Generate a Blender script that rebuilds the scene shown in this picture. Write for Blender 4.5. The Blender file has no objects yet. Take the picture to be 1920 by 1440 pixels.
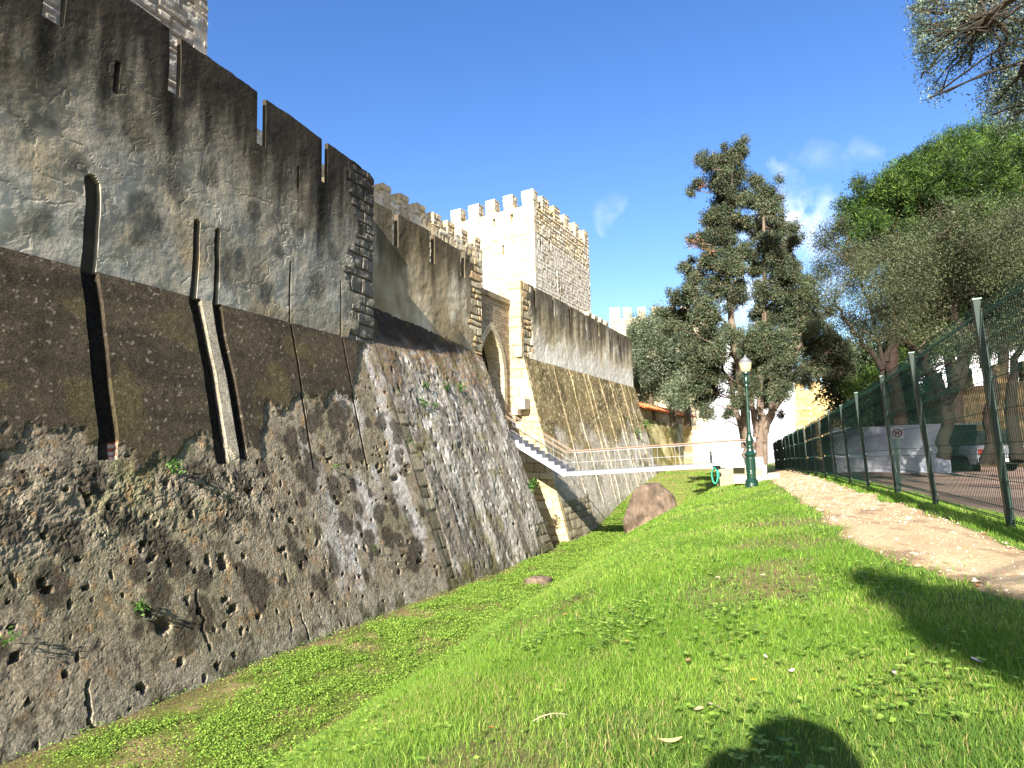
import bpy, math, random
import numpy as np
from mathutils import Vector
random.seed(7); RNG = np.random.default_rng(11)
SC = bpy.context.scene; COL = SC.collection
# ------------------------------------------------------------------ camera, sky, sun
F = 1250.0; TH = math.atan(130 / F); RO = .018
cf = np.array([0, math.cos(TH), math.sin(TH)]); _r = np.array([1., 0, 0]); _u = np.array([0, -math.sin(TH), math.cos(TH)])
cr = math.cos(RO) * _r - math.sin(RO) * _u; cu = math.sin(RO) * _r + math.cos(RO) * _u
cam = bpy.data.cameras.new('camera'); camo = bpy.data.objects.new('camera', cam); COL.objects.link(camo)
from mathutils import Matrix
camo.matrix_world = Matrix(((cr[0], cu[0], -cf[0], 0), (cr[1], cu[1], -cf[1], 0), (cr[2], cu[2], -cf[2], 0), (0, 0, 0, 1)))
cam.sensor_fit = 'HORIZONTAL'; cam.sensor_width = 36; cam.lens = 36 * F / 1920; cam.clip_start = .02; cam.clip_end = 2000
SC.camera = camo
SUN_AZ = math.radians(18.6); SUN_EL = math.radians(27.8)      # heading of the light and its height
LD = np.array([math.sin(SUN_AZ) * math.cos(SUN_EL), math.cos(SUN_AZ) * math.cos(SUN_EL), -math.sin(SUN_EL)])
sl = bpy.data.lights.new('sun', 'SUN'); sl.energy = 5.0; sl.angle = math.radians(.55); sl.color = (1, .94, .84)
so = bpy.data.objects.new('sun', sl); COL.objects.link(so)
so.rotation_euler = Vector(LD).to_track_quat('-Z', 'Y').to_euler(); so.location = (0, 0, 30)
W = bpy.data.worlds.new('World'); SC.world = W; W.use_nodes = True
nt = W.node_tree; nt.nodes.clear()
def wn(t, **k):
    n = nt.nodes.new(t)
    for a, b in k.items(): setattr(n, a, b)
    return n
sky = wn('ShaderNodeTexSky', sky_type='NISHITA', sun_disc=False); sky.sun_elevation = SUN_EL; sky.sun_rotation = math.pi + SUN_AZ
sky.air_density = 1.15; sky.dust_density = .9; sky.ozone_density = 2.2; sky.altitude = 60
bg = wn('ShaderNodeBackground'); bg.inputs[1].default_value = .077
out = wn('ShaderNodeOutputWorld')
def ray(x, y): return cf + cr * ((x - 960) / F) - cu * ((y - 720) / F)
def dirn(x, y): d = ray(x, y); return d / np.linalg.norm(d)
# thin clouds: a few soft patches of sky direction broken by noise
tc = wn('ShaderNodeTexCoord'); nz = wn('ShaderNodeTexNoise'); nz.inputs['Scale'].default_value = 9; nz.inputs['Detail'].default_value = 7; nz.inputs['Roughness'].default_value = .62
nz.inputs['Distortion'].default_value = .6
nt.links.new(tc.outputs['Generated'], nz.inputs['Vector'])
nz2 = wn('ShaderNodeTexNoise'); nz2.inputs['Scale'].default_value = 14; nz2.inputs['Detail'].default_value = 5; nt.links.new(tc.outputs['Generated'], nz2.inputs['Vector'])
wo = wn('ShaderNodeVectorMath', operation='SUBTRACT'); nt.links.new(nz2.outputs['Color'], wo.inputs[0]); wo.inputs[1].default_value = (.5, .5, .5)
wv = wn('ShaderNodeVectorMath', operation='MULTIPLY_ADD'); nt.links.new(wo.outputs[0], wv.inputs[0]); wv.inputs[1].default_value = (.11, .11, .11); nt.links.new(tc.outputs['Generated'], wv.inputs[2])
acc = None
for (x, y, rad, st) in ((1512, 425, .050, 1.7), (1420, 450, .04, 1.2), (1475, 340, .018, .3), (1540, 300, .026, .25), (1610, 285, .022, .22), (1145, 390, .022, .3), (1395, 560, .05, .7), (1340, 660, .05, .9), (1530, 520, .05, .8)):
    d = dirn(x, y)
    vm = wn('ShaderNodeVectorMath', operation='DISTANCE'); nt.links.new(wv.outputs[0], vm.inputs[0]); vm.inputs[1].default_value = tuple(d)
    mr = wn('ShaderNodeMapRange'); mr.inputs['From Min'].default_value = rad * 1.15; mr.inputs['From Max'].default_value = rad * .1; mr.inputs['To Max'].default_value = st
    nt.links.new(vm.outputs['Value'], mr.inputs['Value'])
    if acc is None: acc = mr.outputs[0]
    else:
        ad = wn('ShaderNodeMath', operation='MAXIMUM'); nt.links.new(acc, ad.inputs[0]); nt.links.new(mr.outputs[0], ad.inputs[1]); acc = ad.outputs[0]
m2 = wn('ShaderNodeMapRange'); m2.inputs['From Min'].default_value = .36; m2.inputs['From Max'].default_value = .62
nt.links.new(nz.outputs['Fac'], m2.inputs['Value'])
mu = wn('ShaderNodeMath', operation='MULTIPLY', use_clamp=True); nt.links.new(acc, mu.inputs[0]); nt.links.new(m2.outputs[0], mu.inputs[1])
mx = wn('ShaderNodeMix', data_type='RGBA'); nt.links.new(mu.outputs[0], mx.inputs[0]); hs = wn('ShaderNodeHueSaturation'); hs.inputs['Hue'].default_value = .515; hs.inputs['Saturation'].default_value = 1.3; nt.links.new(sky.outputs[0], hs.inputs['Color']); nt.links.new(hs.outputs[0], mx.inputs[6]); mx.inputs[7].default_value = (7.5, 7.5, 8.2, 1)
nt.links.new(mx.outputs[2], bg.inputs[0]); nt.links.new(bg.outputs[0], out.inputs[0])
SC.view_settings.view_transform = 'Standard'; SC.view_settings.look = 'None'; SC.view_settings.gamma = 1; SC.view_settings.exposure = 1.7
SC.cycles.max_bounces = 6; SC.cycles.transparent_max_bounces = 12; SC.cycles.use_denoising = True
# ------------------------------------------------------------------ helpers
def onz(x, y, z): d = ray(x, y); return d * z / d[2]
def onY(x, y, Y): d = ray(x, y); return d * Y / d[1]
def onpl(x, y, P, N): d = ray(x, y); return d * (np.dot(P, N) / np.dot(d, N))
def hv(a): a = math.radians(a); return np.array([math.sin(a), math.cos(a), 0.])
def rt(d): return np.array([d[1], -d[0], 0.])
def L(r, g, b):   # sRGB 0-255 -> linear
    return tuple(((c / 255 + .055) / 1.055) ** 2.4 if c > 10 else c / 3294 for c in (r, g, b))
def _hash(ix, iy, seed):
    h = (ix.astype(np.int64) * 374761393 + iy.astype(np.int64) * 668265263 + seed * 1274126177) & 0xFFFFFFFF
    h = ((h ^ (h >> 13)) * 1274126177) & 0xFFFFFFFF
    h = (h ^ (h >> 16)) & 0xFFFFFFFF
    return h / 4294967295.0
def vn(x, y, seed=0):
    x = np.asarray(x, float); y = np.asarray(y, float); x, y = np.broadcast_arrays(x, y)
    ix = np.floor(x).astype(int); iy = np.floor(y).astype(int); fx = x - ix; fy = y - iy
    fx = fx * fx * (3 - 2 * fx); fy = fy * fy * (3 - 2 * fy)
    a = _hash(ix, iy, seed); b = _hash(ix + 1, iy, seed); c = _hash(ix, iy + 1, seed); d = _hash(ix + 1, iy + 1, seed)
    return (a * (1 - fx) + b * fx) * (1 - fy) + (c * (1 - fx) + d * fx) * fy
def fbm(x, y, seed=0, o=4, g=.5):
    s = 0; a = 1; t = 0
    x = np.asarray(x, float); y = np.asarray(y, float)
    for k in range(o):
        s = s + a * vn(x * 2 ** k + 17.3 * k, y * 2 ** k + 5.1 * k, seed + k); t += a; a *= g
    return s / t
def sst(a, b, x): t = np.clip((np.asarray(x, float) - a) / (b - a), 0, 1); return t * t * (3 - 2 * t)
def mixc(a, b, t): t = np.asarray(t)[..., None]; return np.asarray(a) * (1 - t) + np.asarray(b) * t
def masonry(u, v, rh, ln, seed, wob=.03, joint=.02):
    """irregular coursed stone: (joint mask 0..1, stone random, dist to edge)"""
    R = np.random.default_rng(seed)
    u = u + (fbm(u * 2.1, v * 2.1, seed + 5, 2) - .5) * wob * 2; v = v + (fbm(u * 1.7, v * 1.7, seed + 9, 2) - .5) * wob * 2
    v0, v1 = v.min() - 1, v.max() + 1; hs = [v0]
    while hs[-1] < v1: hs.append(hs[-1] + rh * R.uniform(.65, 1.35))
    hs = np.array(hs); row = np.clip(np.searchsorted(hs, v) - 1, 0, len(hs) - 2)
    dv = np.minimum(v - hs[row], hs[row + 1] - v)
    rnd = np.zeros(u.shape); du = np.zeros(u.shape); u0, u1 = u.min() - 2, u.max() + 2
    for k in np.unique(row):
        m = row == k; cs = [u0 - R.uniform(0, ln)]
        while cs[-1] < u1: cs.append(cs[-1] + ln * R.uniform(.5, 1.5))
        cs = np.array(cs); q = np.clip(np.searchsorted(cs, u[m]) - 1, 0, len(cs) - 2)
        du[m] = np.minimum(u[m] - cs[q], cs[q + 1] - u[m]); rr = R.random(len(cs)); rnd[m] = rr[q]
    d = np.minimum(dv, du)
    return 1 - sst(joint * .4, joint * 1.6, d), rnd, d
# materials
MATS = {}
def mat(name, col=(.5, .5, .5), rough=.9, attr=False, noise=None, bump=None, spec=.25, metal=0., trans=0., alpha=None, sub=None):
    if name in MATS: return MATS[name]
    m = bpy.data.materials.new(name); m.use_nodes = True; t = m.node_tree; b = t.nodes['Principled BSDF']
    b.inputs['Roughness'].default_value = rough; b.inputs['Metallic'].default_value = metal; b.inputs['Specular IOR Level'].default_value = spec
    co = t.nodes.new('ShaderNodeTexCoord')
    if attr: a = t.nodes.new('ShaderNodeVertexColor'); a.layer_name = 'Col'; c = a.outputs['Color']
    else: a = t.nodes.new('ShaderNodeRGB'); a.outputs[0].default_value = (*col, 1); c = a.outputs[0]
    for (sc, lo, hi, det) in (noise or []):
        n = t.nodes.new('ShaderNodeTexNoise'); n.inputs['Scale'].default_value = sc; n.inputs['Detail'].default_value = det; n.inputs['Roughness'].default_value = .6
        t.links.new(co.outputs['Object'], n.inputs['Vector'])
        r = t.nodes.new('ShaderNodeMapRange'); r.inputs['From Min'].default_value = .3; r.inputs['From Max'].default_value = .7; r.inputs['To Min'].default_value = lo; r.inputs['To Max'].default_value = hi
        t.links.new(n.outputs['Fac'], r.inputs['Value'])
        x = t.nodes.new('ShaderNodeVectorMath'); x.operation = 'SCALE'; t.links.new(c, x.inputs[0]); t.links.new(r.outputs[0], x.inputs['Scale']); c = x.outputs[0]
    t.links.new(c, b.inputs['Base Color'])
    h = None
    for (sc, st, det) in (bump or []):
        n = t.nodes.new('ShaderNodeTexNoise'); n.inputs['Scale'].default_value = sc; n.inputs['Detail'].default_value = det; n.inputs['Roughness'].default_value = .65
        t.links.new(co.outputs['Object'], n.inputs['Vector'])
        bm_ = t.nodes.new('ShaderNodeBump'); bm_.inputs['Strength'].default_value = 1; bm_.inputs['Distance'].default_value = st
        t.links.new(n.outputs['Fac'], bm_.inputs['Height'])
        if h is not None: t.links.new(h, bm_.inputs['Normal'])
        h = bm_.outputs[0]
    if h is not None: t.links.new(h, b.inputs['Normal'])
    if trans:   # leaf light passing through
        tr = t.nodes.new('ShaderNodeBsdfTranslucent'); t.links.new(c, tr.inputs[0]); ms = t.nodes.new('ShaderNodeMixShader'); ms.inputs[0].default_value = trans
        t.links.new(b.outputs[0], ms.inputs[1]); t.links.new(tr.outputs[0], ms.inputs[2]); t.links.new(ms.outputs[0], t.nodes['Material Output'].inputs[0])
    if alpha is not None: b.inputs['Alpha'].default_value = alpha
    MATS[name] = m; return m
def mesh(name, V, Fa, m, parent=None, col=None, smooth=False, local=False):
    me = bpy.data.meshes.new(name); V = np.asarray(V, np.float32).reshape(-1, 3)
    if isinstance(Fa, np.ndarray) and Fa.ndim == 2:
        k = Fa.shape[1]; n = len(Fa)
        me.vertices.add(len(V)); me.vertices.foreach_set('co', V.ravel())
        me.loops.add(n * k); me.loops.foreach_set('vertex_index', Fa.astype(np.int32).ravel())
        me.polygons.add(n); me.polygons.foreach_set('loop_start', np.arange(0, n * k, k, dtype=np.int32)); me.polygons.foreach_set('loop_total', np.full(n, k, np.int32))
        me.update(calc_edges=True)
    else: me.from_pydata([tuple(map(float, v)) for v in V], [], [tuple(map(int, f)) for f in Fa])
    if col is not None:
        a = me.color_attributes.new('Col', 'FLOAT_COLOR', 'POINT'); c = np.ones((len(V), 4), np.float32); c[:, :3] = np.asarray(col, np.float32).reshape(-1, 3) if np.ndim(col) > 1 else col
        a.data.foreach_set('color', c.ravel())
    me.polygons.foreach_set('use_smooth', np.full(len(me.polygons), bool(smooth)) if np.ndim(smooth) == 0 else np.asarray(smooth, bool))
    me.materials.append(m)
    o = bpy.data.objects.new(name, me); COL.objects.link(o)
    if parent is not None:
        o.parent = parent
        if not local:
            pl = parent.location if parent.type == 'EMPTY' else Vector((0, 0, 0))
            o.location = -Vector(pl)
    return o
def tag(o, label, cat, group=None):
    o['label'] = label; o['category'] = cat
    if group: o['group'] = group
    return o
def thing(name, label, cat, loc=(0, 0, 0), group=None):
    o = bpy.data.objects.new(name, None); COL.objects.link(o); o.location = tuple(map(float, loc)); o.empty_display_size = .2
    return tag(o, label, cat, group)
def kind(o, k): o['kind'] = k; return o
class MB:
    def __init__(s): s.V = []; s.F = []; s.C = []; s.c = (1, 1, 1)
    def add(s, V, Fs):
        n = len(s.V); s.V += [tuple(map(float, v)) for v in V]; s.F += [tuple(i + n for i in f) for f in Fs]; s.C += [s.c] * len(V)
    def box(s, c, U, V, N, a, b, d):   # centre, axes, half sizes
        c = np.array(c, float); P = [c + U * (a * i) + V * (b * j) + N * (d * k) for k in (-1, 1) for j in (-1, 1) for i in (-1, 1)]
        s.add(P, [(0, 2, 3, 1), (4, 5, 7, 6), (0, 1, 5, 4), (2, 6, 7, 3), (0, 4, 6, 2), (1, 3, 7, 5)])
    def abox(s, x0, x1, y0, y1, z0, z1):
        s.box(((x0 + x1) / 2, (y0 + y1) / 2, (z0 + z1) / 2), np.array([1., 0, 0]), np.array([0, 1., 0]), np.array([0, 0, 1.]), (x1 - x0) / 2, (y1 - y0) / 2, (z1 - z0) / 2)
    def tube(s, pts, rad, n=8, cap=True):
        pts = [np.array(p, float) for p in pts]; rad = rad if hasattr(rad, '__len__') else [rad] * len(pts)
        b = len(s.V); R = []; prev = None
        for i, p in enumerate(pts):
            d = pts[min(i + 1, len(pts) - 1)] - pts[max(i - 1, 0)]; d = d / (np.linalg.norm(d) + 1e-9)
            if prev is None: a = np.cross(d, [0, 0, 1.] if abs(d[2]) < .9 else [1., 0, 0])
            else: a = prev - d * np.dot(prev, d)
            a /= np.linalg.norm(a) + 1e-9; prev = a; c = np.cross(d, a)
            for k in range(n):
                t = 2 * math.pi * k / n; R.append(p + (a * math.cos(t) + c * math.sin(t)) * rad[i])
        Fs = [(i * n + k, i * n + (k + 1) % n, (i + 1) * n + (k + 1) % n, (i + 1) * n + k) for i in range(len(pts) - 1) for k in range(n)]
        if cap: Fs += [tuple(range(n))[::-1], tuple((len(pts) - 1) * n + k for k in range(n))]
        s.add(R, Fs)
    def lathe(s, c, prof, n=20):   # [(r, z)]
        R = [(c[0] + r * math.cos(2 * math.pi * k / n), c[1] + r * math.sin(2 * math.pi * k / n), c[2] + z) for r, z in prof for k in range(n)]
        m = len(prof); s.add(R, [(i * n + k, i * n + (k + 1) % n, (i + 1) * n + (k + 1) % n, (i + 1) * n + k) for i in range(m - 1) for k in range(n)] + [tuple(range(n))[::-1], tuple((m - 1) * n + k for k in range(n))])
    def build(s, name, m, parent=None, smooth=False, local=False):
        return mesh(name, s.V, s.F, m, parent, col=np.array(s.C), smooth=smooth, local=local)
def gridsolid(name, P, back, m, parent, col, smooth=True):
    """P (nv,nu,3) front grid, back (vector) -> closed slab"""
    nv, nu = P.shape[:2]; idx = np.arange(nv * nu).reshape(nv, nu)
    q = np.stack([idx[:-1, :-1], idx[:-1, 1:], idx[1:, 1:], idx[1:, :-1]], -1).reshape(-1, 4)
    ring = np.concatenate([idx[0, :], idx[1:, -1], idx[-1, -2::-1], idx[-2:0:-1, 0]]); n0 = nv * nu; k = len(ring)
    Pf = P.reshape(-1, 3); bk = Pf[ring] + back; j = np.arange(k); jn = (j + 1) % k
    sk = np.stack([n0 + k + jn, n0 + k + j, n0 + j, n0 + jn], -1)
    # back grid: coarse quad using 4 corners
    cs = [0, nu - 1, nu - 1 + nv - 1, 2 * (nu - 1) + nv - 1]
    cap = np.array([[n0 + cs[0], n0 + cs[3], n0 + cs[2], n0 + cs[1]]])
    C = np.asarray(col).reshape(-1, 3); C = np.concatenate([C, C[ring], C[ring]]); fl = np.zeros(len(q) + len(sk) + 1, bool); fl[:len(q)] = smooth
    return mesh(name, np.concatenate([Pf, bk, Pf[ring]]), np.concatenate([q, sk, cap]), m, parent, col=C, smooth=fl)
def cols(a, b, step, extra=()):
    n = max(2, int(round((b - a) / step)) + 1); x = list(np.linspace(a, b, n)) + [e for e in extra if a < e < b]
    x = np.array(sorted(x)); return x[np.concatenate([[True], np.diff(x) > .004])]
STONE = mat('weathered_stone', attr=True, noise=[(9, .78, 1.22, 5), (55, .82, 1.18, 3)], bump=[(14, .03, 6), (70, .012, 3)], spec=.1)
ROUGH = mat('pitted_rubble', attr=True, noise=[(6, .72, 1.25, 6), (24, .62, 1.36, 5), (80, .6, 1.4, 3)], bump=[(9, .03, 7), (26, .035, 6), (80, .014, 3)], spec=.05)
REND = mat('lime_render', attr=True, noise=[(3, .86, 1.14, 6), (30, .9, 1.1, 3)], bump=[(2.2, .022, 5), (16, .009, 5)], spec=.08)
ASHL = mat('pale_ashlar', attr=True, noise=[(12, .86, 1.14, 4), (60, .9, 1.1, 2)], bump=[(20, .012, 4)])
# ------------------------------------------------------------------ site geometry (camera at the origin, metres)
U1 = hv(21.17); N1 = rt(U1)
B = np.array([-2.109, 22.186, -4.4]); T = np.array([-4.808, 23.231, 3.9]); V1 = (T - B) / np.linalg.norm(T - B); LB = np.linalg.norm(T - B)
NB = np.cross(V1, U1); NB = NB if NB @ N1 > 0 else -NB
U2 = hv(26.2); N2 = rt(U2); E = np.array([-1.433, 32.936, 5.273]); B2 = np.array([1.873, 31.311, -4.55])
U3 = hv(26.6); N3 = rt(U3); Wc = np.array([.668, 36.114, 5.24]); B3 = np.array([2.82, 35.036, -4.7])
Zv = np.array([0, 0, 1.])
DU = hv(21.17); DW = rt(DU)
def sw(x, y): return x * DU[0] + y * DU[1], x * DW[0] + y * DW[1]
def ground_z(x, y):
    s, w = sw(np.asarray(x, float), np.asarray(y, float))
    P = np.interp(s, [-20, 0, 6, 12, 24, 36, 60, 200], [-.6, -.66, -.63, -.74, -.92, -1.05, -1.3, -1.6])
    qn = np.interp(w, [-9.5, -7.4, -6.6, -2.5, -1.9, -1.2, -.5, .3, 1.2], [-6.2, -4.45, -3.75, -.98, -.6, -.28, -.12, -.04, 0])
    qf = np.interp(w, [-9.5, -7.6, -3.3, -2.5, -1.6, -.8, 0, .9, 1.4], [-6.2, -4.3, -1.15, -.75, -.55, -.42, -.22, -.05, 0])
    k = sst(4, 19, s); bank = P + qn * (1 - k) + qf * k
    fl = np.interp(s, [-20, 0, 10, 22, 31, 35, 37, 39.5, 43, 47, 54, 70, 200], [-4., -4.05, -4.2, -4.4, -4.55, -4.62, -4.5, -4.15, -3.5, -2.7, -1.95, -1.4, -1.6])
    d = bank - fl; h = fl + .5 * (d + np.sqrt(d * d + .04))
    h = h + (fbm(s * .9, w * .9, 3, 3) - .5) * .07 * (1 + sst(8, 30, s)) + (fbm(s * .25, w * .25, 8, 2) - .5) * .10 * sst(4, 12, s)
    return h
# path centre line as polygon edges in (s, w): left edge and right edge
def path_l(s): return np.interp(s, [0, 2.2, 3.4, 4.6, 6, 8, 12, 18, 24, 30, 60], [1.9, 1.25, .86, .58, .42, .38, .3, .15, -.05, -.3, -1]) + (fbm(s * 1.6, s * 0, 21, 3) - .5) * .22
def path_r(s): return np.interp(s, [0, 4, 7, 10, 16, 24, 30, 60], [3.0, 1.50, 1.42, 1.36, 1.3, 1.25, 1.15, 1.0]) + (fbm(s * 1.9, s * 0 + 5, 22, 3) - .5) * .16
# ------------------------------------------------------------------ ground
def build_ground():
    s = np.concatenate([np.arange(-14, 2, .5), np.arange(2, 14, .12), np.arange(14, 45, .3), np.arange(45, 90, 1.5), np.arange(90, 420, 15)])
    w = np.concatenate([np.arange(-300, -30, 20), np.arange(-30, -11, 1.), np.arange(-11, 4, .12), np.arange(4, 30, .8), np.arange(30, 320, 20)])
    Sg, Wg = np.meshgrid(s, w, indexing='ij'); X = Sg * DU[0] + Wg * DW[0]; Y = Sg * DU[1] + Wg * DW[1]; Z = ground_z(X, Y)
    Wf = np.where(Wg < -11, 0, 1); Z = np.where(Wg < -12, -4.3, Z)
    P = np.stack([X, Y, Z], -1)
    # colours: green turf soil, worn patches, gravel yard beyond the fence
    turf = mixc(L(72, 96, 32), L(100, 122, 44), fbm(Sg * 1.5, Wg * 1.5, 31, 3)); soil = np.array(L(126, 100, 72))
    patch = sst(.56, .70, fbm(Sg * .8, Wg * 1.4, 35, 4)); col = mixc(turf, soil, patch * .7)
    moat = sst(-6.2, -7.2, Wg); col = mixc(col, mixc(L(88, 98, 34), L(128, 112, 74), sst(.48, .66, fbm(Sg * 2, Wg * 2, 36, 4))), moat)
    edge = sst(-9.4, -10.0, Wg); col = mixc(col, L(104, 84, 60), edge * .7)
    far = sst(34, 38, Sg) * sst(-1.5, -4, Wg); col = mixc(col, mixc(L(104, 118, 52), L(136, 116, 74), fbm(Sg, Wg, 38, 3)), far)
    yard = sst(1.75, 2.1, Wg); gr = mixc(L(158, 134, 116), L(116, 92, 78), fbm(Sg * 1.2, Wg * .7, 41, 5)); gr = mixc(gr, L(86, 66, 56), sst(.55, .62, fbm(Sg * .5, Wg * .35, 44, 3)) * .7); col = mixc(col, gr, yard)
    nv, nu = X.shape; idx = np.arange(nv * nu).reshape(nv, nu); q = np.stack([idx[:-1, :-1], idx[:-1, 1:], idx[1:, 1:], idx[1:, :-1]], -1).reshape(-1, 4)[:, ::-1]
    GM = mat('turf_soil', attr=True, rough=1, noise=[(14, .75, 1.25, 5), (90, .7, 1.3, 3)], bump=[(30, .02, 5)])
    kind(mesh('ground', P, q, GM, col=col, smooth=True), 'structure')
    # dirt path, 5 mm proud
    s = np.arange(1.2, 40, .07); k = np.linspace(0, 1, 26); Sg, K = np.meshgrid(s, k, indexing='ij'); a = path_l(Sg); b = path_r(Sg)
    a = a + (fbm(Sg * 9, Sg * 0 + 2, 51, 2) - .5) * .1; b = b + (fbm(Sg * 9, Sg * 0 + 7, 52, 2) - .5) * .08
    Wg = a + (b - a) * K; X = Sg * DU[0] + Wg * DW[0]; Y = Sg * DU[1] + Wg * DW[1]
    Z = ground_z(X, Y) + .02 * np.minimum(1, np.minimum(K, 1 - K) * 8) - .006 - .035 * np.exp(-((K - .5) / .3) ** 2) * 0 + (fbm(Sg * 6, Wg * 6, 61, 3) - .5) * .012
    col = mixc(L(200, 176, 138), L(166, 140, 104), fbm(Sg * 2.2, Wg * 4.4, 62, 5)); col = mixc(col, L(126, 100, 76), sst(.60, .72, fbm(Sg * 3, Wg * 7, 63, 4)) * .7)
    e = 1 - sst(0, .16, np.minimum(K, 1 - K)); col = mixc(col, L(120, 102, 66), e * .75)
    P = np.stack([X, Y, Z], -1); nv, nu = X.shape; idx = np.arange(nv * nu).reshape(nv, nu); q = np.stack([idx[:-1, :-1], idx[:-1, 1:], idx[1:, 1:], idx[1:, :-1]], -1).reshape(-1, 4)[:, ::-1]
    kind(mesh('dirt_path', P, q, mat('packed_dirt', attr=True, rough=1, noise=[(35, .8, 1.2, 5), (150, .72, 1.28, 2)], bump=[(45, .018, 5)]), col=col, smooth=True), 'structure')
build_ground()
# ------------------------------------------------------------------ near curtain wall
GRV = [(-10.57, -10.98, .38, .15, 2.03, -4.06, .028), (-7.88, -8.22, .36, .16, 1.98, -4.25, .03), (-7.22, -7.60, .30, .15, 1.95, -4.12, .03), (-4.43, -5.12, .10, .07, 1.85, -4.50, .01), (-1.95, -2.62, .10, .08, 1.86, -4.58, .02)]
#      u at ledge, u at foot, width, depth, top above ledge, foot below ledge, wiggle
def gcols():
    e = []
    for g in GRV:
        for s in (-1, 1):
            for f_ in (1, (.85, .5, .55, .8, .8)[GRV.index(g)]):
                for k in (-.014, .0, .014): e.append(g[0] + s * (g[2] * f_ / 2) + k * s)
    return e
def gshift(U, V):
    """shift of each column so the chases run with their own lean and wobble"""
    uc = np.array([-30] + [g[0] for g in GRV] + [0.]); sh = [V * 0]
    for i, g in enumerate(GRV): sh.append(np.where(V < 0, (g[1] - g[0]) * np.clip(V / g[5], 0, 1.3), 0) + (fbm(V * .9, V * 0 + i * 3, 70 + i, 2) - .5) * g[6] * 4)
    sh.append(V * 0); sh = np.stack(sh, -1)
    k = np.clip(np.searchsorted(uc, U) - 1, 0, len(uc) - 2); t = (U - uc[k]) / (uc[k + 1] - uc[k])
    return np.take_along_axis(sh, k[..., None], -1)[..., 0] * (1 - t) + np.take_along_axis(sh, k[..., None] + 1, -1)[..., 0] * t
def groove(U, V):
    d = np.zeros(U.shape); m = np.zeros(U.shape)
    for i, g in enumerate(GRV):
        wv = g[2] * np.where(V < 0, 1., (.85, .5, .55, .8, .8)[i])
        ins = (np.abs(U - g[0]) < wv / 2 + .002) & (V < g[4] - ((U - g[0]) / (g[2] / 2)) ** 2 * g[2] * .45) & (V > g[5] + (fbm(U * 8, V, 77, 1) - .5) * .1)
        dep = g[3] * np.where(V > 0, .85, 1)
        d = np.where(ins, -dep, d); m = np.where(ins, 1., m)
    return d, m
PITS = [(RNG.uniform(-15, 0), RNG.uniform(-8.9, -4.0), RNG.uniform(.03, .075) * (1.7 if RNG.random() < .16 else 1)) for _ in range(290)] + [(RNG.uniform(-3.2, 0), RNG.uniform(-5, -1.2), RNG.uniform(.03, .08)) for _ in range(50)]
BLOBS = [(RNG.uniform(-13.8, 0), RNG.uniform(-7.6, -2.6), RNG.uniform(.10, .34)) for _ in range(150)]
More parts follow.
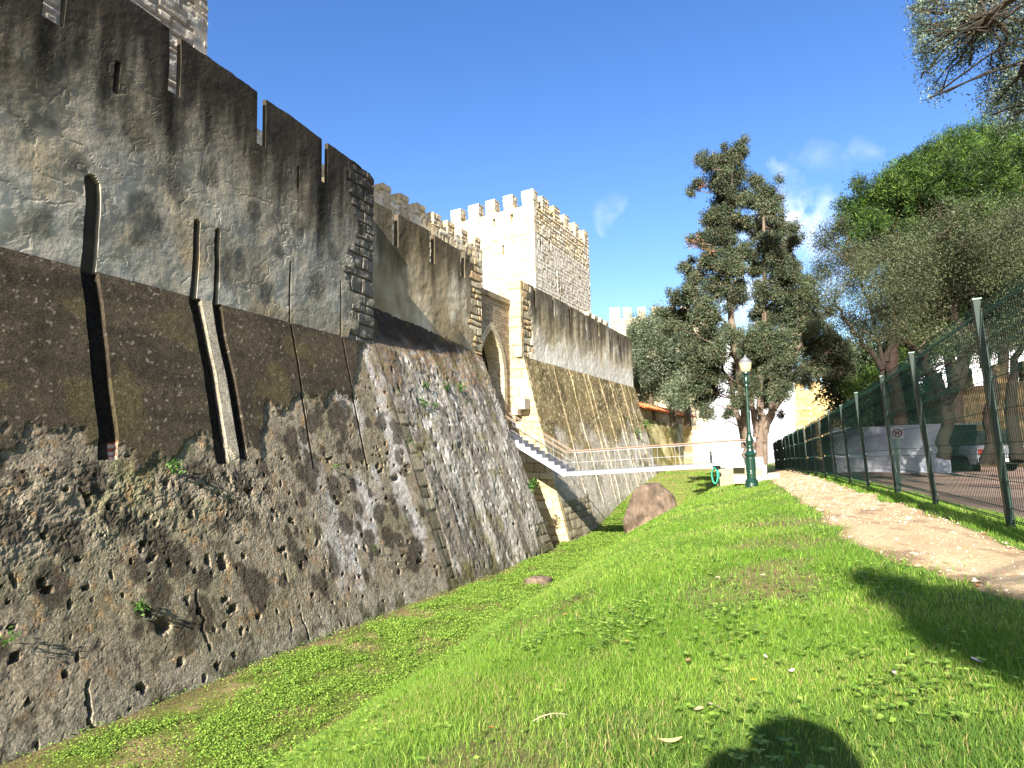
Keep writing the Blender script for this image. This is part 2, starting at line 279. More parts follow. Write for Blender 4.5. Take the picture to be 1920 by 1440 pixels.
def near_batter(U, V):
    """displacement and colour of the sloped base; U along, V down from the ledge (negative)"""
    bound = np.interp(U, [-22, -12.8, -11.5, -9.6, -8.6, -7.5, -6.6, -6.0, -5.2, -4.4, -3.6, -2.9, -2.2, -1.5, -.9, 0], [-4, -3.85, -3.5, -4.25, -3.6, -4.1, -3.9, -2.6, -2.9, -2.3, -2.6, -2.0, -2.4, -1.3, -.15, .1])
    bound = bound + (fbm(U * 2.3, V * 2.3, 81, 4) - .5) * 1.0
    rz = sst(.09, -.09, V - bound)      # 1 = rubble zone
    step = -.05 * rz
    f1 = fbm(U * 1.1, V * 1.1, 82, 5); f2 = fbm(U * 7, V * 9, 83, 4); f3 = np.abs(fbm(U * 4.5, V * 6.5, 84, 3) - .5) * 2
    rub = (f1 - .5) * .12 + (f2 - .5) * .045 - (1 - sst(0, .10, f3)) * .018 + (fbm(U * 16, V * 16, 183, 2) - .5) * .022
    w1 = fbm(U * 9, V * 9, 181, 3); w2 = fbm(U * 9, V * 9, 182, 3)
    amp = .36 + .84 * sst(-4.0, -4.6, V) * sst(-6.2, -5.2, V) * sst(-5.5, -8, U)
    sm = (fbm(U * .7, V * .7, 85, 3) - .5) * .02 + (fbm(U * 9, V * 9, 86, 3) - .5) * .008
    d = sm * (1 - rz) + rub * rz * amp + step
    pit = np.zeros(U.shape)
    for (a, b, r) in PITS:
        r = r * (1 + 0 * a); m = (np.abs(U - a) < r * 1.6) & (np.abs(V - b) < r * 1.6)
        if m.any():
            q = np.hypot((U[m] - a + (w1[m] - .5) * r * 1.6) * (1 + .45 * math.sin(a * 9)), (V[m] - b + (w2[m] - .5) * r * 1.6) * (1 + .4 * math.cos(a * 31))) / r + (f2[m] - .5) * 1.1; pit[m] = np.maximum(pit[m], 1 - sst(.5, 1.0, q))
    d = d - pit * .13 * rz
    for (a, v0, v1, s) in ((-9.2, -8.0, -6.8, 0), (-11.6, -8.9, -7.8, 1), (-6.3, -8.8, -7.9, 2)):   # open cracks
        m = (V > v0) & (V < v1); q = np.abs(U - a - (fbm(V * 3, V * 0, 90 + s, 3) - .5) * .25); d = d - np.where(m, (1 - sst(.012, .04, q)) * .12, 0)
    ed = sst(0, -.7, U); d = d * (.15 + .85 * ed)
    gd, gm = groove(U, V); d = np.where(gm > 0, gd + (f2 - .5) * .02, d)
    # colour
    dark = mixc(L(62, 55, 45), L(86, 77, 62), fbm(U * 1.2, V * 1.2, 87, 5)); dark = mixc(dark, L(60, 54, 46), sst(.5, .7, fbm(U * .6, V * 2.2, 88, 4)) * .7)
    dark = mixc(dark, L(170, 160, 140), sst(.76, .84, fbm(U * 15, V * 15, 89, 2)) * .5)
    dark = mixc(dark, L(96, 88, 58), sst(.60, .75, fbm(U * 1.1 + 4, V * 1.1, 93, 4)) * .5)
    pk = mixc(L(116, 106, 90), L(158, 146, 124), fbm(U * 2.2, V * 2.2, 94, 5)); pk = mixc(pk, L(120, 116, 84), sst(.5, .7, fbm(U * .8, V * 1.3, 95, 4)) * (.35 + .5 * sst(-5.6, -4.4, V) * sst(-3, -8, U)))
    pk = mixc(pk, L(196, 190, 184), sst(.54, .72, fbm(U * 1.6, V * .55, 96, 5)) * sst(-6.5, -3, U) * .8)
    pk = mixc(pk, L(160, 118, 72), sst(.66, .76, fbm(U * 5, V * 5, 97, 3)) * .4)
    pk = mixc(pk, L(152, 146, 130), sst(-7.6, -8.5, V) * .6)
    bl = np.zeros(U.shape)
    for (a, b, r) in BLOBS:
        m = (np.abs(U - a) < r * 1.8) & (np.abs(V - b) < r * 1.8)
        if m.any(): q = np.hypot(U[m] - a, (V[m] - b) * .8) / r + (f1[m] - .5) * 1.6 + (f2[m] - .5) * .5; bl[m] = np.maximum(bl[m], 1 - sst(.7, 1.05, q))
    pk = mixc(pk, L(62, 56, 48), bl * .8); pk = mixc(pk, L(70, 64, 54), sst(.60, .70, fbm(U * 6, V * 6, 184, 4)) * .6); pk = mixc(pk, L(84, 64, 44), sst(.3, 1, pit) * .7); pk = mixc(pk, L(176, 160, 132), sst(.0, .25, pit) * (1 - sst(.3, .6, pit)) * .5)
    pk = mixc(pk, L(66, 66, 44), sst(.5, .62, fbm(U * 2.4, V * 2.4, 98, 4)) * sst(-8.0, -8.6, V) * .8)
    c = mixc(dark, pk, rz)
    c = mixc(c, L(36, 32, 28), gm * .9)  # groove floors near-black: the shade inside them is painted into the colour
    rb = (U > GRV[1][0] + .18) & (U < GRV[2][0] - .15) & (V > -4.2); c = np.where(rb[..., None], mixc(L(150, 142, 124), L(178, 168, 148), f1), c)
    br = gm * ((V < -3.72) & (U < -10.3) & (U > -10.50)); c = mixc(c, mixc(L(168, 78, 50), L(200, 184, 168), sst(.45, .6, np.abs(np.sin(V * 26)))), br)
    return d, c
cw = thing('curtain_wall', 'tall near castle wall with dark sloping base cut by vertical chases', 'castle wall', T - V1 * LB)
us = cols(-24, -14.5, .25); uf = cols(-14.5, 0, .036, gcols()); uu = np.concatenate([us[:-1], uf]); vv = cols(-LB - .45, 0, .036)
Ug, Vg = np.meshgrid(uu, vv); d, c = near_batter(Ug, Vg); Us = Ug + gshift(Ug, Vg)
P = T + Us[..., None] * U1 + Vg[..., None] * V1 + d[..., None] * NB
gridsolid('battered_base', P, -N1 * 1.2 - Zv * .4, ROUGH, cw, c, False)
LEDGE_IN = .05
def near_upper(U, Zr):
    f1 = fbm(U * .9, Zr * .9, 101, 4); f2 = fbm(U * 3.3, Zr * 3.3, 102, 4)
    rough = sst(6.0, 3.2, Zr + (fbm(U * .6, 0 * U, 103, 2) - .5) * 2)
    d = (f1 - .5) * .045 + (f2 - .5) * (.006 + .009 * rough) + (fbm(U * 11, Zr * 11, 104, 3) - .5) * .006
    crk = np.abs(fbm(U * 1.4 + 3, Zr * 1.4, 105, 3) - .5); d = d - (1 - sst(0, .02, crk)) * .012 * rough
    # quoins at the far end
    q = sst(-.05, .05, U + 1.2 + (_hash(np.floor(Zr / .42 + .3 * vn(U, Zr, 5)).astype(int), (Zr * 0).astype(int), 106) - .5) * .9 + (fbm(Zr * .8, Zr * 0, 106, 2) - .5) * 1.0 + (fbm(U * 5, Zr * 5, 116, 2) - .5) * .3)
    j, r, e = masonry(U, Zr, .40, .72, 107, .06, .03)
    d = d * (1 - q) + q * ((r - .5) * .035 - j * .055 - .01 + (f2 - .5) * .09)
    gd, gm = groove(U, Zr); d = np.where(gm > 0, gd, d)
    for (a, z0, z1, w_) in ((-10.13, 4.08, 4.78, .07), (-4.15, 4.2, 4.85, .05)):
        m = (np.abs(U - a) < w_) & (Zr > z0) & (Zr < z1); d = np.where(m, -.35, d)
    c = mixc(L(168, 158, 138), L(190, 182, 164), sst(.3, .7, f1)); c = mixc(c, L(172, 148, 108), sst(.5, .66, fbm(U * .7 + 9, Zr * .7, 108, 4)) * .6 * sst(4, .5, Zr))
    c = mixc(c, L(124, 120, 110), sst(.50, .62, fbm(U * .85 + 2, Zr * 1.1 + 7, 109, 4)) * .6)
    c = mixc(c, L(150, 148, 140), sst(.45, .68, fbm(U * .8, Zr * .8 + 30, 110, 4)) * .5)
    for (a, b, r) in ((-9.35, 1.5, .62), (-6.95, .95, .3), (-6.45, 1.35, .38), (-10.9, 2.2, .35), (-12.2, 3.1, .7), (-9.6, 3.5, .5), (-7.6, 3.2, .42), (-5.4, .7, .4), (-5.0, 2.1, .3), (-3.2, 1.4, .45), (-4.1, 3.0, .35), (-8.5, 2.5, .35), (-2.4, 2.7, .3), (-11.6, .8, .4), (-5.9, 2.9, .3)):
        q_ = np.hypot((U - a) * 1.1, Zr - b) / r + (fbm(U * 2.2, Zr * 2.2, 117, 3) - .5) * 1.6; c = mixc(c, L(92, 88, 78), (1 - sst(.6, 1.15, q_)) * .72)
    st = fbm(U * 2.6, Zr * .28, 111, 4)      # black streaks running from the top
    tp = sst(3.0, 5.3, Zr + (st - .5) * 4.6); c = mixc(c, L(112, 98, 72), sst(1.8, 4.4, Zr + (f1 - .5) * 3) * .6); c = mixc(c, L(46, 41, 34), tp * .9)
    for (a, b) in ((-11.79, -11.35), (-8.85, -8.5), (-5.9, -5.55), (-3.05, -2.72)):
        m = np.exp(-((U - (a + b) / 2 + .1) / .28) ** 2) * sst(2.2, 4.2, Zr + (st - .5) * 2); c = mixc(c, L(32, 29, 24), m * .85)
    sc = mixc(L(92, 88, 80), L(172, 166, 152), r * (.4 + .6 * f2)); sc = mixc(sc, L(60, 54, 46), j * .7); sc = mixc(sc, L(46, 42, 36), sst(3.5, 5.5, Zr) * .7); c = mixc(c, sc, q)
    c = mixc(c, L(40, 35, 30), gm * .92)  # shade of the upper grooves likewise painted onto their floors
    return d, c
def upper(name, u0, u1, z0, z1, extra=(), th=.7, step=.04, par=None, fn=near_upper, O=T, U=U1, N=N1, ztop=None, m=REND):
    uu = cols(u0, u1, step, extra); k = np.linspace(0, 1, max(2, int((z1 - z0) / step) + 1)); Ug, K = np.meshgrid(uu, k)
    zt = z1 if ztop is None else ztop(Ug); Zg = z0 + (zt - z0) * K
    d, c = fn(Ug, Zg); ins = LEDGE_IN
    P = O + (Ug + (gshift(Ug, Zg) if fn is near_upper else 0))[..., None] * U + Zg[..., None] * Zv + (d - ins)[..., None] * N
    return gridsolid(name, P, -N * th, m, par, c, False)
sx = [-10.13 + k for k in (-.075, -.065, .065, .075)] + [-4.15 + k for k in (-.055, -.045, .045, .055)]
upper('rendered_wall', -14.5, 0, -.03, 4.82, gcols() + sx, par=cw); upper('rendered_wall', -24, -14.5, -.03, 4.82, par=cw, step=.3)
topz = lambda U: 6.17 + .022 * (-U) + (fbm(U * 2.5, U * 0 + 3, 401, 4) - .5) * .09
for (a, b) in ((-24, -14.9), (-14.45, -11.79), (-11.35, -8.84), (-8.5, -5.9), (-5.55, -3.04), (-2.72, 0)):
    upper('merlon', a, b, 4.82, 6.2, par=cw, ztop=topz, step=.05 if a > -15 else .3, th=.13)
mb = MB(); mb.c = L(100, 92, 78); mb.box(T - N1 * (.76 + .7) - U1 * .42 + Zv * 3.1, U1, Zv, N1, .38, 3.02, .70); mb.build('return_wall', REND, cw)
# ------------------------------------------------------------------ middle curtain wall
mw = thing('curtain_wall', 'rendered castle wall set back between the near wall and the gate', 'castle wall', B2)
def mid_batter():
    na, nb = 250, 250; a = np.linspace(0, 1, na); zz = np.linspace(-5.0, 5.75, nb); A, Zg = np.meshgrid(a, zz)
    M = E + U2 * (-10.2) + Zv * .45
    zl = np.array([B[2], T[2] - .02, 5.9]); lx = [np.interp(Zg, zl, [B[k], T[k], (T - N1 * 1.35)[k]]) for k in (0, 1)]
    ex = B[2] - Zg; lx = [lx[k] + np.where(ex > 0, ex * (B - T)[k] / (T[2] - B[2]), 0) for k in (0, 1)]
    t = (Zg - B2[2]) / (E[2] - B2[2]); rx = [B2[k] + (E[k] - B2[k]) * t for k in (0, 1)]
    ztop = 5.75 + (5.24 - 5.75) * A; Zs = -5.0 + (Zg + 5.0) / 10.75 * (ztop + 5.0)
    X = lx[0] * (1 - A) + rx[0] * A; Y = lx[1] * (1 - A) + rx[1] * A
    U = A * 10; V = Zs
    f1 = fbm(U * 1.1, V * 1.1, 120, 5); f2 = fbm(U * 6, V * 8, 121, 4); vs = fbm(U * 1.7, V * .35, 122, 4)
    d = (f1 - .5) * .14 + (f2 - .5) * .05 + (fbm(U * 3.2, V * .5, 123, 3) - .5) * .035 + (fbm(U * 14, V * 14, 128, 2) - .5) * .03
    c = mixc(L(120, 112, 100), L(170, 163, 150), sst(.32, .68, vs)); c = mixc(c, L(212, 208, 200), sst(.60, .72, fbm(U * 5, V * 2.5, 129, 4)) * .6); c = mixc(c, L(96, 90, 80), sst(.55, .7, fbm(U * 2, V * 1.2, 124, 4)) * .7)
    c = mixc(c, L(150, 118, 74), sst(2.6, 4.2, V + (f1 - .5) * 3) * sst(.4, .6, f2) * .75); c = mixc(c, L(84, 76, 60), sst(3.4, 4.6, V + (f1 - .5) * 2) * .5); c = mixc(c, L(52, 45, 36), sst(3.9, 4.7, V + (f1 - .5) * 1.2 + .10 * U * 0) * sst(10, 5, U) * .8); c = mixc(c, L(104, 94, 82), sst(1.6, .2, U) * .6)  # dark brown at top left deepens the near wall's shadow in the colour
    pit = np.zeros(U.shape); R = np.random.default_rng(5)
    for _ in range(240):
        a_, b_, r_ = R.uniform(0, 10), R.uniform(-4.5, 3.6), R.uniform(.03, .10); m = (np.abs(U - a_) < .3) & (np.abs(V - b_) < .4)
        if m.any(): q = np.hypot(U[m] - a_, (V[m] - b_) * .75) / r_ + (f2[m] - .5) * .8; pit[m] = np.maximum(pit[m], 1 - sst(.6, 1.05, q))
    d -= pit * .13; c = mixc(c, L(70, 62, 50), pit * .7)
    # quoins of old blocks where the two slopes meet, another band at the gate end
    q = ((np.abs(U - .38) < .33) & (V < 1.6)) | ((U > 8.9 + .3 * np.sin(V * 9)) & (V < -3.2)); j, r, e = masonry(U, V, .5, .6, 125, .03, .03)
    d = np.where(q, (r - .5) * .05 - j * .05 - .02 + (f1 - .5) * .1, d); c = np.where(q[..., None], mixc(mixc(L(98, 92, 76), L(140, 132, 112), r), L(60, 56, 44), j * .6), c)
    c = mixc(c, L(78, 76, 48), sst(-3.2, -4.2, V + (f1 - .5) * 1.6) * sst(.42, .56, fbm(U * 2.2, V * 1.4, 126, 4)) * .75)
    c = mixc(c, L(110, 104, 58), sst(.64, .72, fbm(U * 1.3 + 7, V * 1.3, 127, 4)) * .5)
    ee = sst(0, .7, U); d = d * (.15 + .85 * ee) - .02 * (1 - ee)
    nrm = np.array([.87, -.40, .34]); P = np.stack([X, Y, Zs], -1) + d[..., None] * nrm
    gridsolid('battered_base', P, -N2 * 1.2 - U2 * .25 - Zv * .6, ROUGH, mw, c)
mid_batter()
MIDC = [(-7.5, -7.05), (-4.72, -4.28), (-2.05, -1.62)]
def rendfn(seed, zt, crens, quo, qside, base):
    """vertical rendered wall: streaks below the top, pale towards the foot, quoins at one end"""
    def fn(U, Z):
        f1 = fbm(U * .8, Z * .8, seed, 4); f2 = fbm(U * 4, Z * 4, seed + 1, 4); st = fbm(U * 2.3, Z * .3, seed + 2, 4)
        d = (f1 - .5) * .06 + (f2 - .5) * .03
        c = mixc(base[0], base[1], sst(.3, .7, f1)); c = mixc(c, L(128, 112, 80), sst(.45, .62, fbm(U * 1.5, Z * .5, seed + 3, 4)) * .55)
        g = sst(zt - 3.1, zt - .4, Z + (st - .5) * 3.4); c = mixc(c, L(64, 56, 42), g * .85)
        for (a, b) in crens:
            m = np.exp(-((U - (a + b) / 2) / .22) ** 2) * sst(zt - 3.2, zt - 1.2, Z + (st - .5) * 1.4); c = mixc(c, L(50, 44, 34), m * .8)
        q = sst(-.05, .05, (U - quo) * qside + (_hash(np.floor(Z / .42 + .2 * vn(U, Z, 6)).astype(int), (Z * 0).astype(int), seed + 4) - .5) * .8 + (fbm(U * 5, Z * 5, seed + 14, 2) - .5) * .25)
        j, r, e = masonry(U, Z, .36, .6, seed + 6, .03, .035); d = d * (1 - q) + q * ((r - .5) * .05 - j * .07)
        s = mixc(L(160, 146, 116), L(214, 202, 174), r); s = mixc(s, L(176, 134, 78), (r > .7) * .6); s = mixc(s, L(84, 68, 46), j * .8); c = mixc(c, s, q)
        return d, c
    return fn
mfn = rendfn(130, 4.65, MIDC, -.9, 1, (L(150, 138, 112), L(196, 186, 162)))
upper('rendered_wall', -11.3, 0, -.35 + .0, 3.2, par=mw, fn=lambda U, Z: (mfn(U, Z)[0] + .03, mfn(U, Z)[1]), O=E, U=U2, N=N2, step=.055, th=.8)
for (a, b, n) in ((-11.3, -7.5, 0), (-7.05, -4.72, 0), (-4.28, -2.05, 0), (-1.62, 0, 0)):
    upper('merlon', a, b, 3.2, 4.62, par=mw, fn=lambda U, Z: (mfn(U, Z)[0] + .03, mfn(U, Z)[1]), O=E, U=U2, N=N2, step=.06, th=.22, ztop=lambda U: 4.62 - .03 * (U + 8) * (U > -4.3))
# ------------------------------------------------------------------ gate wing wall
ww = thing('curtain_wall', 'long rendered castle wall beyond the gate with ribbed mossy sloping base', 'castle wall', B3)
WC = [(1.55, 1.85), (4.2, 4.5), (6.95, 7.25), (9.8, 10.05), (12.45, 12.75), (15.0, 15.3), (17.3, 17.6)]
wfn = rendfn(150, 4.2, WC, 1.0, -1, (L(206, 192, 158), L(236, 226, 200)))
def wfn2(U, Z): d, c = wfn(U, Z); c = mixc(c, L(232, 228, 216), sst(1.9, .4, Z + (fbm(U * 1.2, Z * .6, 161, 3) - .5) * 1.5) * .7 * sst(1, 2, U)); return d + .04, c
upper('rendered_wall', -.25, 20.9, 0, 3.05, par=ww, fn=wfn2, O=Wc, U=U3, N=N3, step=.08, th=.8)
pr = [-.25] + [x for ab in WC for x in ab] + [20.9]
for i in range(0, len(pr), 2): upper('merlon', pr[i], pr[i + 1], 3.05, 4.22, par=ww, fn=wfn2, O=Wc, U=U3, N=N3, step=.08, th=.2, ztop=lambda U: 4.28 - .012 * U)
RIBS = [4.0, 6.6, 9.1, 10.0, 12.3, 14.6, 15.3, 17.4, 19.2]
def wing_batter():
    uu = cols(0, 21.2, .085, [r + k for r in RIBS for k in (-.09, -.06, .06, .09)]); vv = np.linspace(0, 1, 150); Ug, K = np.meshgrid(uu, vv)
    outv = B3 - Wc; h = -outv[2]; lo = Wc + outv * 1.05; Pp = lo + (Wc - lo) * K[..., None]; Pp = Pp + Ug[..., None] * U3
    Z = Pp[..., 2]; U = Ug
    f1 = fbm(U * .9, Z * .9, 170, 4); f2 = fbm(U * 6, Z * 7, 171, 4); d = (f1 - .5) * .12 + (f2 - .5) * .05
    rib = np.zeros(U.shape)
    for r in RIBS: rib = np.maximum(rib, (1 - sst(.025, .07, np.abs(U - r))) * sst(-3.6, -2.9, Z))
    d = d + rib * .07
    c = mixc(L(112, 98, 72), L(150, 134, 98), f1); c = mixc(c, L(70, 64, 48), sst(.5, .68, fbm(U * 1.3, Z * 1.3, 172, 4)) * .6)
    c = mixc(c, L(216, 202, 158), sst(.66, .74, fbm(U * 8, Z * 8, 173, 2)) * .8)
    c = mixc(c, L(190, 184, 172), sst(1.2, -.8, Z + (f1 - .5) * 5 - .06 * U) * .75); c = mixc(c, L(92, 88, 50), sst(.56, .68, fbm(U * 1.1, Z * 1.6, 174, 4)) * (.35 + .5 * sst(13, 19, U)))
    c = mixc(c, L(96, 92, 54), sst(-3.2, -4.3, Z) * .7)
    c = mixc(c, L(196, 176, 140), rib * (.55 + .45 * fbm(U * 2, Z * 2, 176, 2)))
    blk = (Z < -2.6) & (U < 4.5); j, r, e = masonry(U, Z, .42, .7, 175, .03, .03); d = np.where(blk, (r - .5) * .05 - j * .05, d); c = np.where(blk[..., None], mixc(mixc(L(126, 118, 96), L(168, 158, 132), r), L(84, 78, 58), j * .6), c)
    P = Pp + d[..., None] * np.array([.86, -.43, .25])
    gridsolid('battered_base', P, -N3 * .05 - Zv * .3, ROUGH, ww, c)
wing_batter()
def ashfn(seed, base, rh=.42, ln=.8, jd=.5):
    def fn(U, Z):
        j, r, e = masonry(U, Z, rh, ln, seed, .015, .022); f = fbm(U * 2, Z * 2, seed + 3, 4)
        c = mixc(base[0], base[1], r); c = mixc(c, L(196, 150, 90), ((r > .55) & (r < .75)) * .4); c = mixc(c, L(120, 104, 76), j * jd); c = mixc(c, L(150, 138, 112), sst(.55, .7, f) * .4)
        return (r - .5) * .03 - j * .035 + (f - .5) * .02, c
    return fn
def quadface(name, A, Bp, C, D, fn, par, m, back, step=.06):
    """bilinear face A(bottom left) B(bottom right) C(top right) D(top left)"""
    A, Bp, C, D = map(np.array, (A, Bp, C, D)); w = max(np.linalg.norm(Bp - A), np.linalg.norm(C - D)); h = np.linalg.norm(D - A)
    a, b = np.meshgrid(np.linspace(0, 1, max(2, int(w / step) + 1)), np.linspace(0, 1, max(2, int(h / step) + 1)))
    P = A * ((1 - a) * (1 - b))[..., None] + Bp * (a * (1 - b))[..., None] + C * (a * b)[..., None] + D * ((1 - a) * b)[..., None]
    n = np.cross(Bp - A, D - A); n = n / np.linalg.norm(n); x0 = np.array(Bp - A); x0 = x0 / np.linalg.norm(x0)
    d, c = fn((P - A) @ x0, P[..., 2]); P = P + d[..., None] * n
    return gridsolid(name, P, np.array(back), m, par, c, False)
# pier face towards the camera: vertical pilaster over the flared foot, pale ashlar
PA = ashfn(180, (L(176, 158, 116), L(206, 192, 158)), .4, .75, .85)
inn = -N3 * .78; topc = Wc + Zv * 4.25 - U3 * .27; lowc = Wc - U3 * .27
quadface('pier_face', lowc + inn, lowc, topc, topc + inn, PA, ww, ASHL, U3 * .3)
foot_in = np.array([*(lowc + inn)[:2], -5.]); foot_out = Wc + (B3 - Wc) * 1.05 - U3 * .02
quadface('battered_pier_face', foot_in, foot_out, Wc - U3 * .05, lowc + inn, PA, ww, ASHL, U3 * .3)
# ------------------------------------------------------------------ gateway with pointed arch
gw = thing('gateway', 'arched stone gateway recessed between two castle walls above the stairs', 'gateway', Wc - N3 * .7 - U3 * 2.4 - Zv * 4)
RO_ = Wc - N3 * .72         # plane of the arch wall; u measured along U3 from the wing corner
def arch_outline(hw, rise, z_sp, n=14):
    R = (hw * hw + rise * rise) / (2 * hw); pts = []
    for i in range(n + 1):
        t = i / n; ang = t * math.asin(min(1, rise / R)); pts.append((hw - R + R * math.cos(ang), R * math.sin(ang)))
    right = [(x, z_sp + z) for x, z in pts]; left = [(-x, z) for x, z in right[::-1]][1:]
    return right + left        # from right spring to left spring
def g3(u, z, o=0.): return RO_ + U3 * u + Zv * (z - RO_[2]) - N3 * o
ucn, hw, zsp, rise, zfl = -2.4, 1.32, 4.1, 2.35, 1.35
ol = arch_outline(hw, rise, zsp); ol2 = arch_outline(hw + .34, rise + .38, zsp)
mb = MB(); mb.c = L(150, 136, 112)
# surrounding wall as panels between ring outline and the rectangular outer edge
u0, u1, zt = -5.0, -.02, 8.15
ring2 = [(hw + .34, zfl)] + ol2 + [(-hw - .34, zfl)]
outr = [(u1 - ucn, zfl), *[(u1 - ucn, zsp + (zt - zsp) * t) for t in np.linspace(.0, 1, 8)], *[((u1 - ucn) * (1 - t) + (u0 - ucn) * t, zt) for t in np.linspace(.1, .9, 13)], *[(u0 - ucn, zt - (zt - zsp) * t) for t in np.linspace(0, 1, 8)], (u0 - ucn, zfl)]
outr = outr[:len(ring2)] if len(outr) >= len(ring2) else outr + [outr[-1]] * (len(ring2) - len(outr))
def strip(mb, a, b, oa, ob):
    V = [g3(ucn + x, z, oa) for x, z in a] + [g3(ucn + x, z, ob) for x, z in b]; n = len(a)
    mb.add(V, [(i, i + 1, n + i + 1, n + i) for i in range(n - 1)])
WM = mat('tan_masonry', col=L(150, 134, 106), noise=[(1.4, .6, 1.25, 5), (9, .8, 1.2, 4)], bump=[(3, .08, 5), (18, .03, 4)])  # tan masonry, a single base colour varied by noise
def brickmat(name, c1, c2, cm, sc, bumpd=.02):
    m = bpy.data.materials.new(name); m.use_nodes = True; t = m.node_tree; b = t.nodes['Principled BSDF']; b.inputs['Roughness'].default_value = .92
    co = t.nodes.new('ShaderNodeTexCoord'); mp = t.nodes.new('ShaderNodeMapping'); mp.inputs['Rotation'].default_value = (math.pi / 2, 0, 0)
    br = t.nodes.new('ShaderNodeTexBrick'); br.inputs['Color1'].default_value = (*c1, 1); br.inputs['Color2'].default_value = (*c2, 1); br.inputs['Mortar'].default_value = (*cm, 1)
    br.inputs['Scale'].default_value = sc; br.inputs['Mortar Size'].default_value = .014; br.inputs['Mortar Smooth'].default_value = .5
    n = t.nodes.new('ShaderNodeTexNoise'); n.inputs['Scale'].default_value = 5; n.inputs['Detail'].default_value = 5
    mxx = t.nodes.new('ShaderNodeVectorMath'); mxx.operation = 'MULTIPLY_ADD'; mxx.inputs[1].default_value = (.09,) * 3
    t.links.new(co.outputs['Object'], mp.inputs[0]); t.links.new(co.outputs['Object'], n.inputs[0]); t.links.new(n.outputs['Color'], mxx.inputs[0]); t.links.new(mp.outputs[0], mxx.inputs[2]); t.links.new(mxx.outputs[0], br.inputs[0])
    x = t.nodes.new('ShaderNodeVectorMath'); x.operation = 'SCALE'; r = t.nodes.new('ShaderNodeMapRange'); r.inputs['To Min'].default_value = .55; r.inputs['To Max'].default_value = 1.4
    t.links.new(n.outputs['Fac'], r.inputs[0]); t.links.new(br.outputs['Color'], x.inputs[0]); t.links.new(r.outputs[0], x.inputs['Scale']); t.links.new(x.outputs[0], b.inputs['Base Color'])
    bb = t.nodes.new('ShaderNodeBump'); bb.inputs['Distance'].default_value = bumpd; bb.invert = True; t.links.new(br.outputs['Fac'], bb.inputs['Height']); t.links.new(bb.outputs[0], b.inputs['Normal']); return m
GB = brickmat('gate_masonry', L(168, 152, 124), L(128, 112, 88), L(78, 66, 50), 1.6)
strip(mb, ring2, outr, 0, 0); mb.build('arch_wall', GB, gw)
mb = MB(); mb.c = L(196, 184, 156); r1 = [(hw, zfl)] + ol + [(-hw, zfl)]
strip(mb, r1, ring2, -.06, -.06); strip(mb, ring2, ring2, -.06, 0.02); strip(mb, [(x, z) for x, z in r1], r1, .9, -.06); 
mb.build('arch_ring', brickmat('arch_stone', L(206, 194, 166), L(176, 160, 128), L(110, 96, 72), 2.4), gw)
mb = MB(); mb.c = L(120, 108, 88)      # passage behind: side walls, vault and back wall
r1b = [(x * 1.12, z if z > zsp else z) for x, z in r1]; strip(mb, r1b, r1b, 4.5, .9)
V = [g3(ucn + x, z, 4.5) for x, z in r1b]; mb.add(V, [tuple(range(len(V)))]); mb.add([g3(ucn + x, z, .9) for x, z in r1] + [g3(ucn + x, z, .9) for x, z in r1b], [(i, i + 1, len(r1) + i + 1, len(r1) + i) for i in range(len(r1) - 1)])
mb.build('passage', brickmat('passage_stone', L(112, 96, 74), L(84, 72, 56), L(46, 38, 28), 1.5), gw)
mb = MB(); mb.c = L(140, 128, 104)     # masonry below and beside the threshold, coping on top
def gbox(mb, ua, ub, za, zb, oa, ob):
    c = g3((ua + ub) / 2, (za + zb) / 2, (oa + ob) / 2); mb.box(c, U3, Zv, N3, (ub - ua) / 2, (zb - za) / 2, (ob - oa) / 2)
gbox(mb, -5.3, -.02, -5, zfl, -.03, 4.6); mb.build('threshold', GB, gw)
mb = MB(); gbox(mb, -5.2, -.02, zt, zt + .28, -.1, .9); mb.c = L(110, 100, 80); mb.build('coping', WM, gw)
mb = MB(); gbox(mb, -4.9, ucn - hw * 1.14, zfl, zt - .01, .02, 1.4); mb.build('back_wall', WM, gw)
# two stone brackets on the pier
for (x, y, dx, dy) in ((986, 758, 7, 10), (973, 771, 6, 8)):
    q = onpl(x, y, lowc + inn * .4, U3) - U3 * .25; k = q[1] / F
    mb = MB(); mb.c = L(176, 166, 146); mb.box(q, N3, Zv, U3, dx * k, dy * k, .3); o = mb.build('stone_bracket', ASHL, None); tag(o, 'weathered stone block jutting from the pale gate pier, ' + ('upper of two' if x > 980 else 'lower of two'), 'stone block', 'stone blocks on the gate pier')
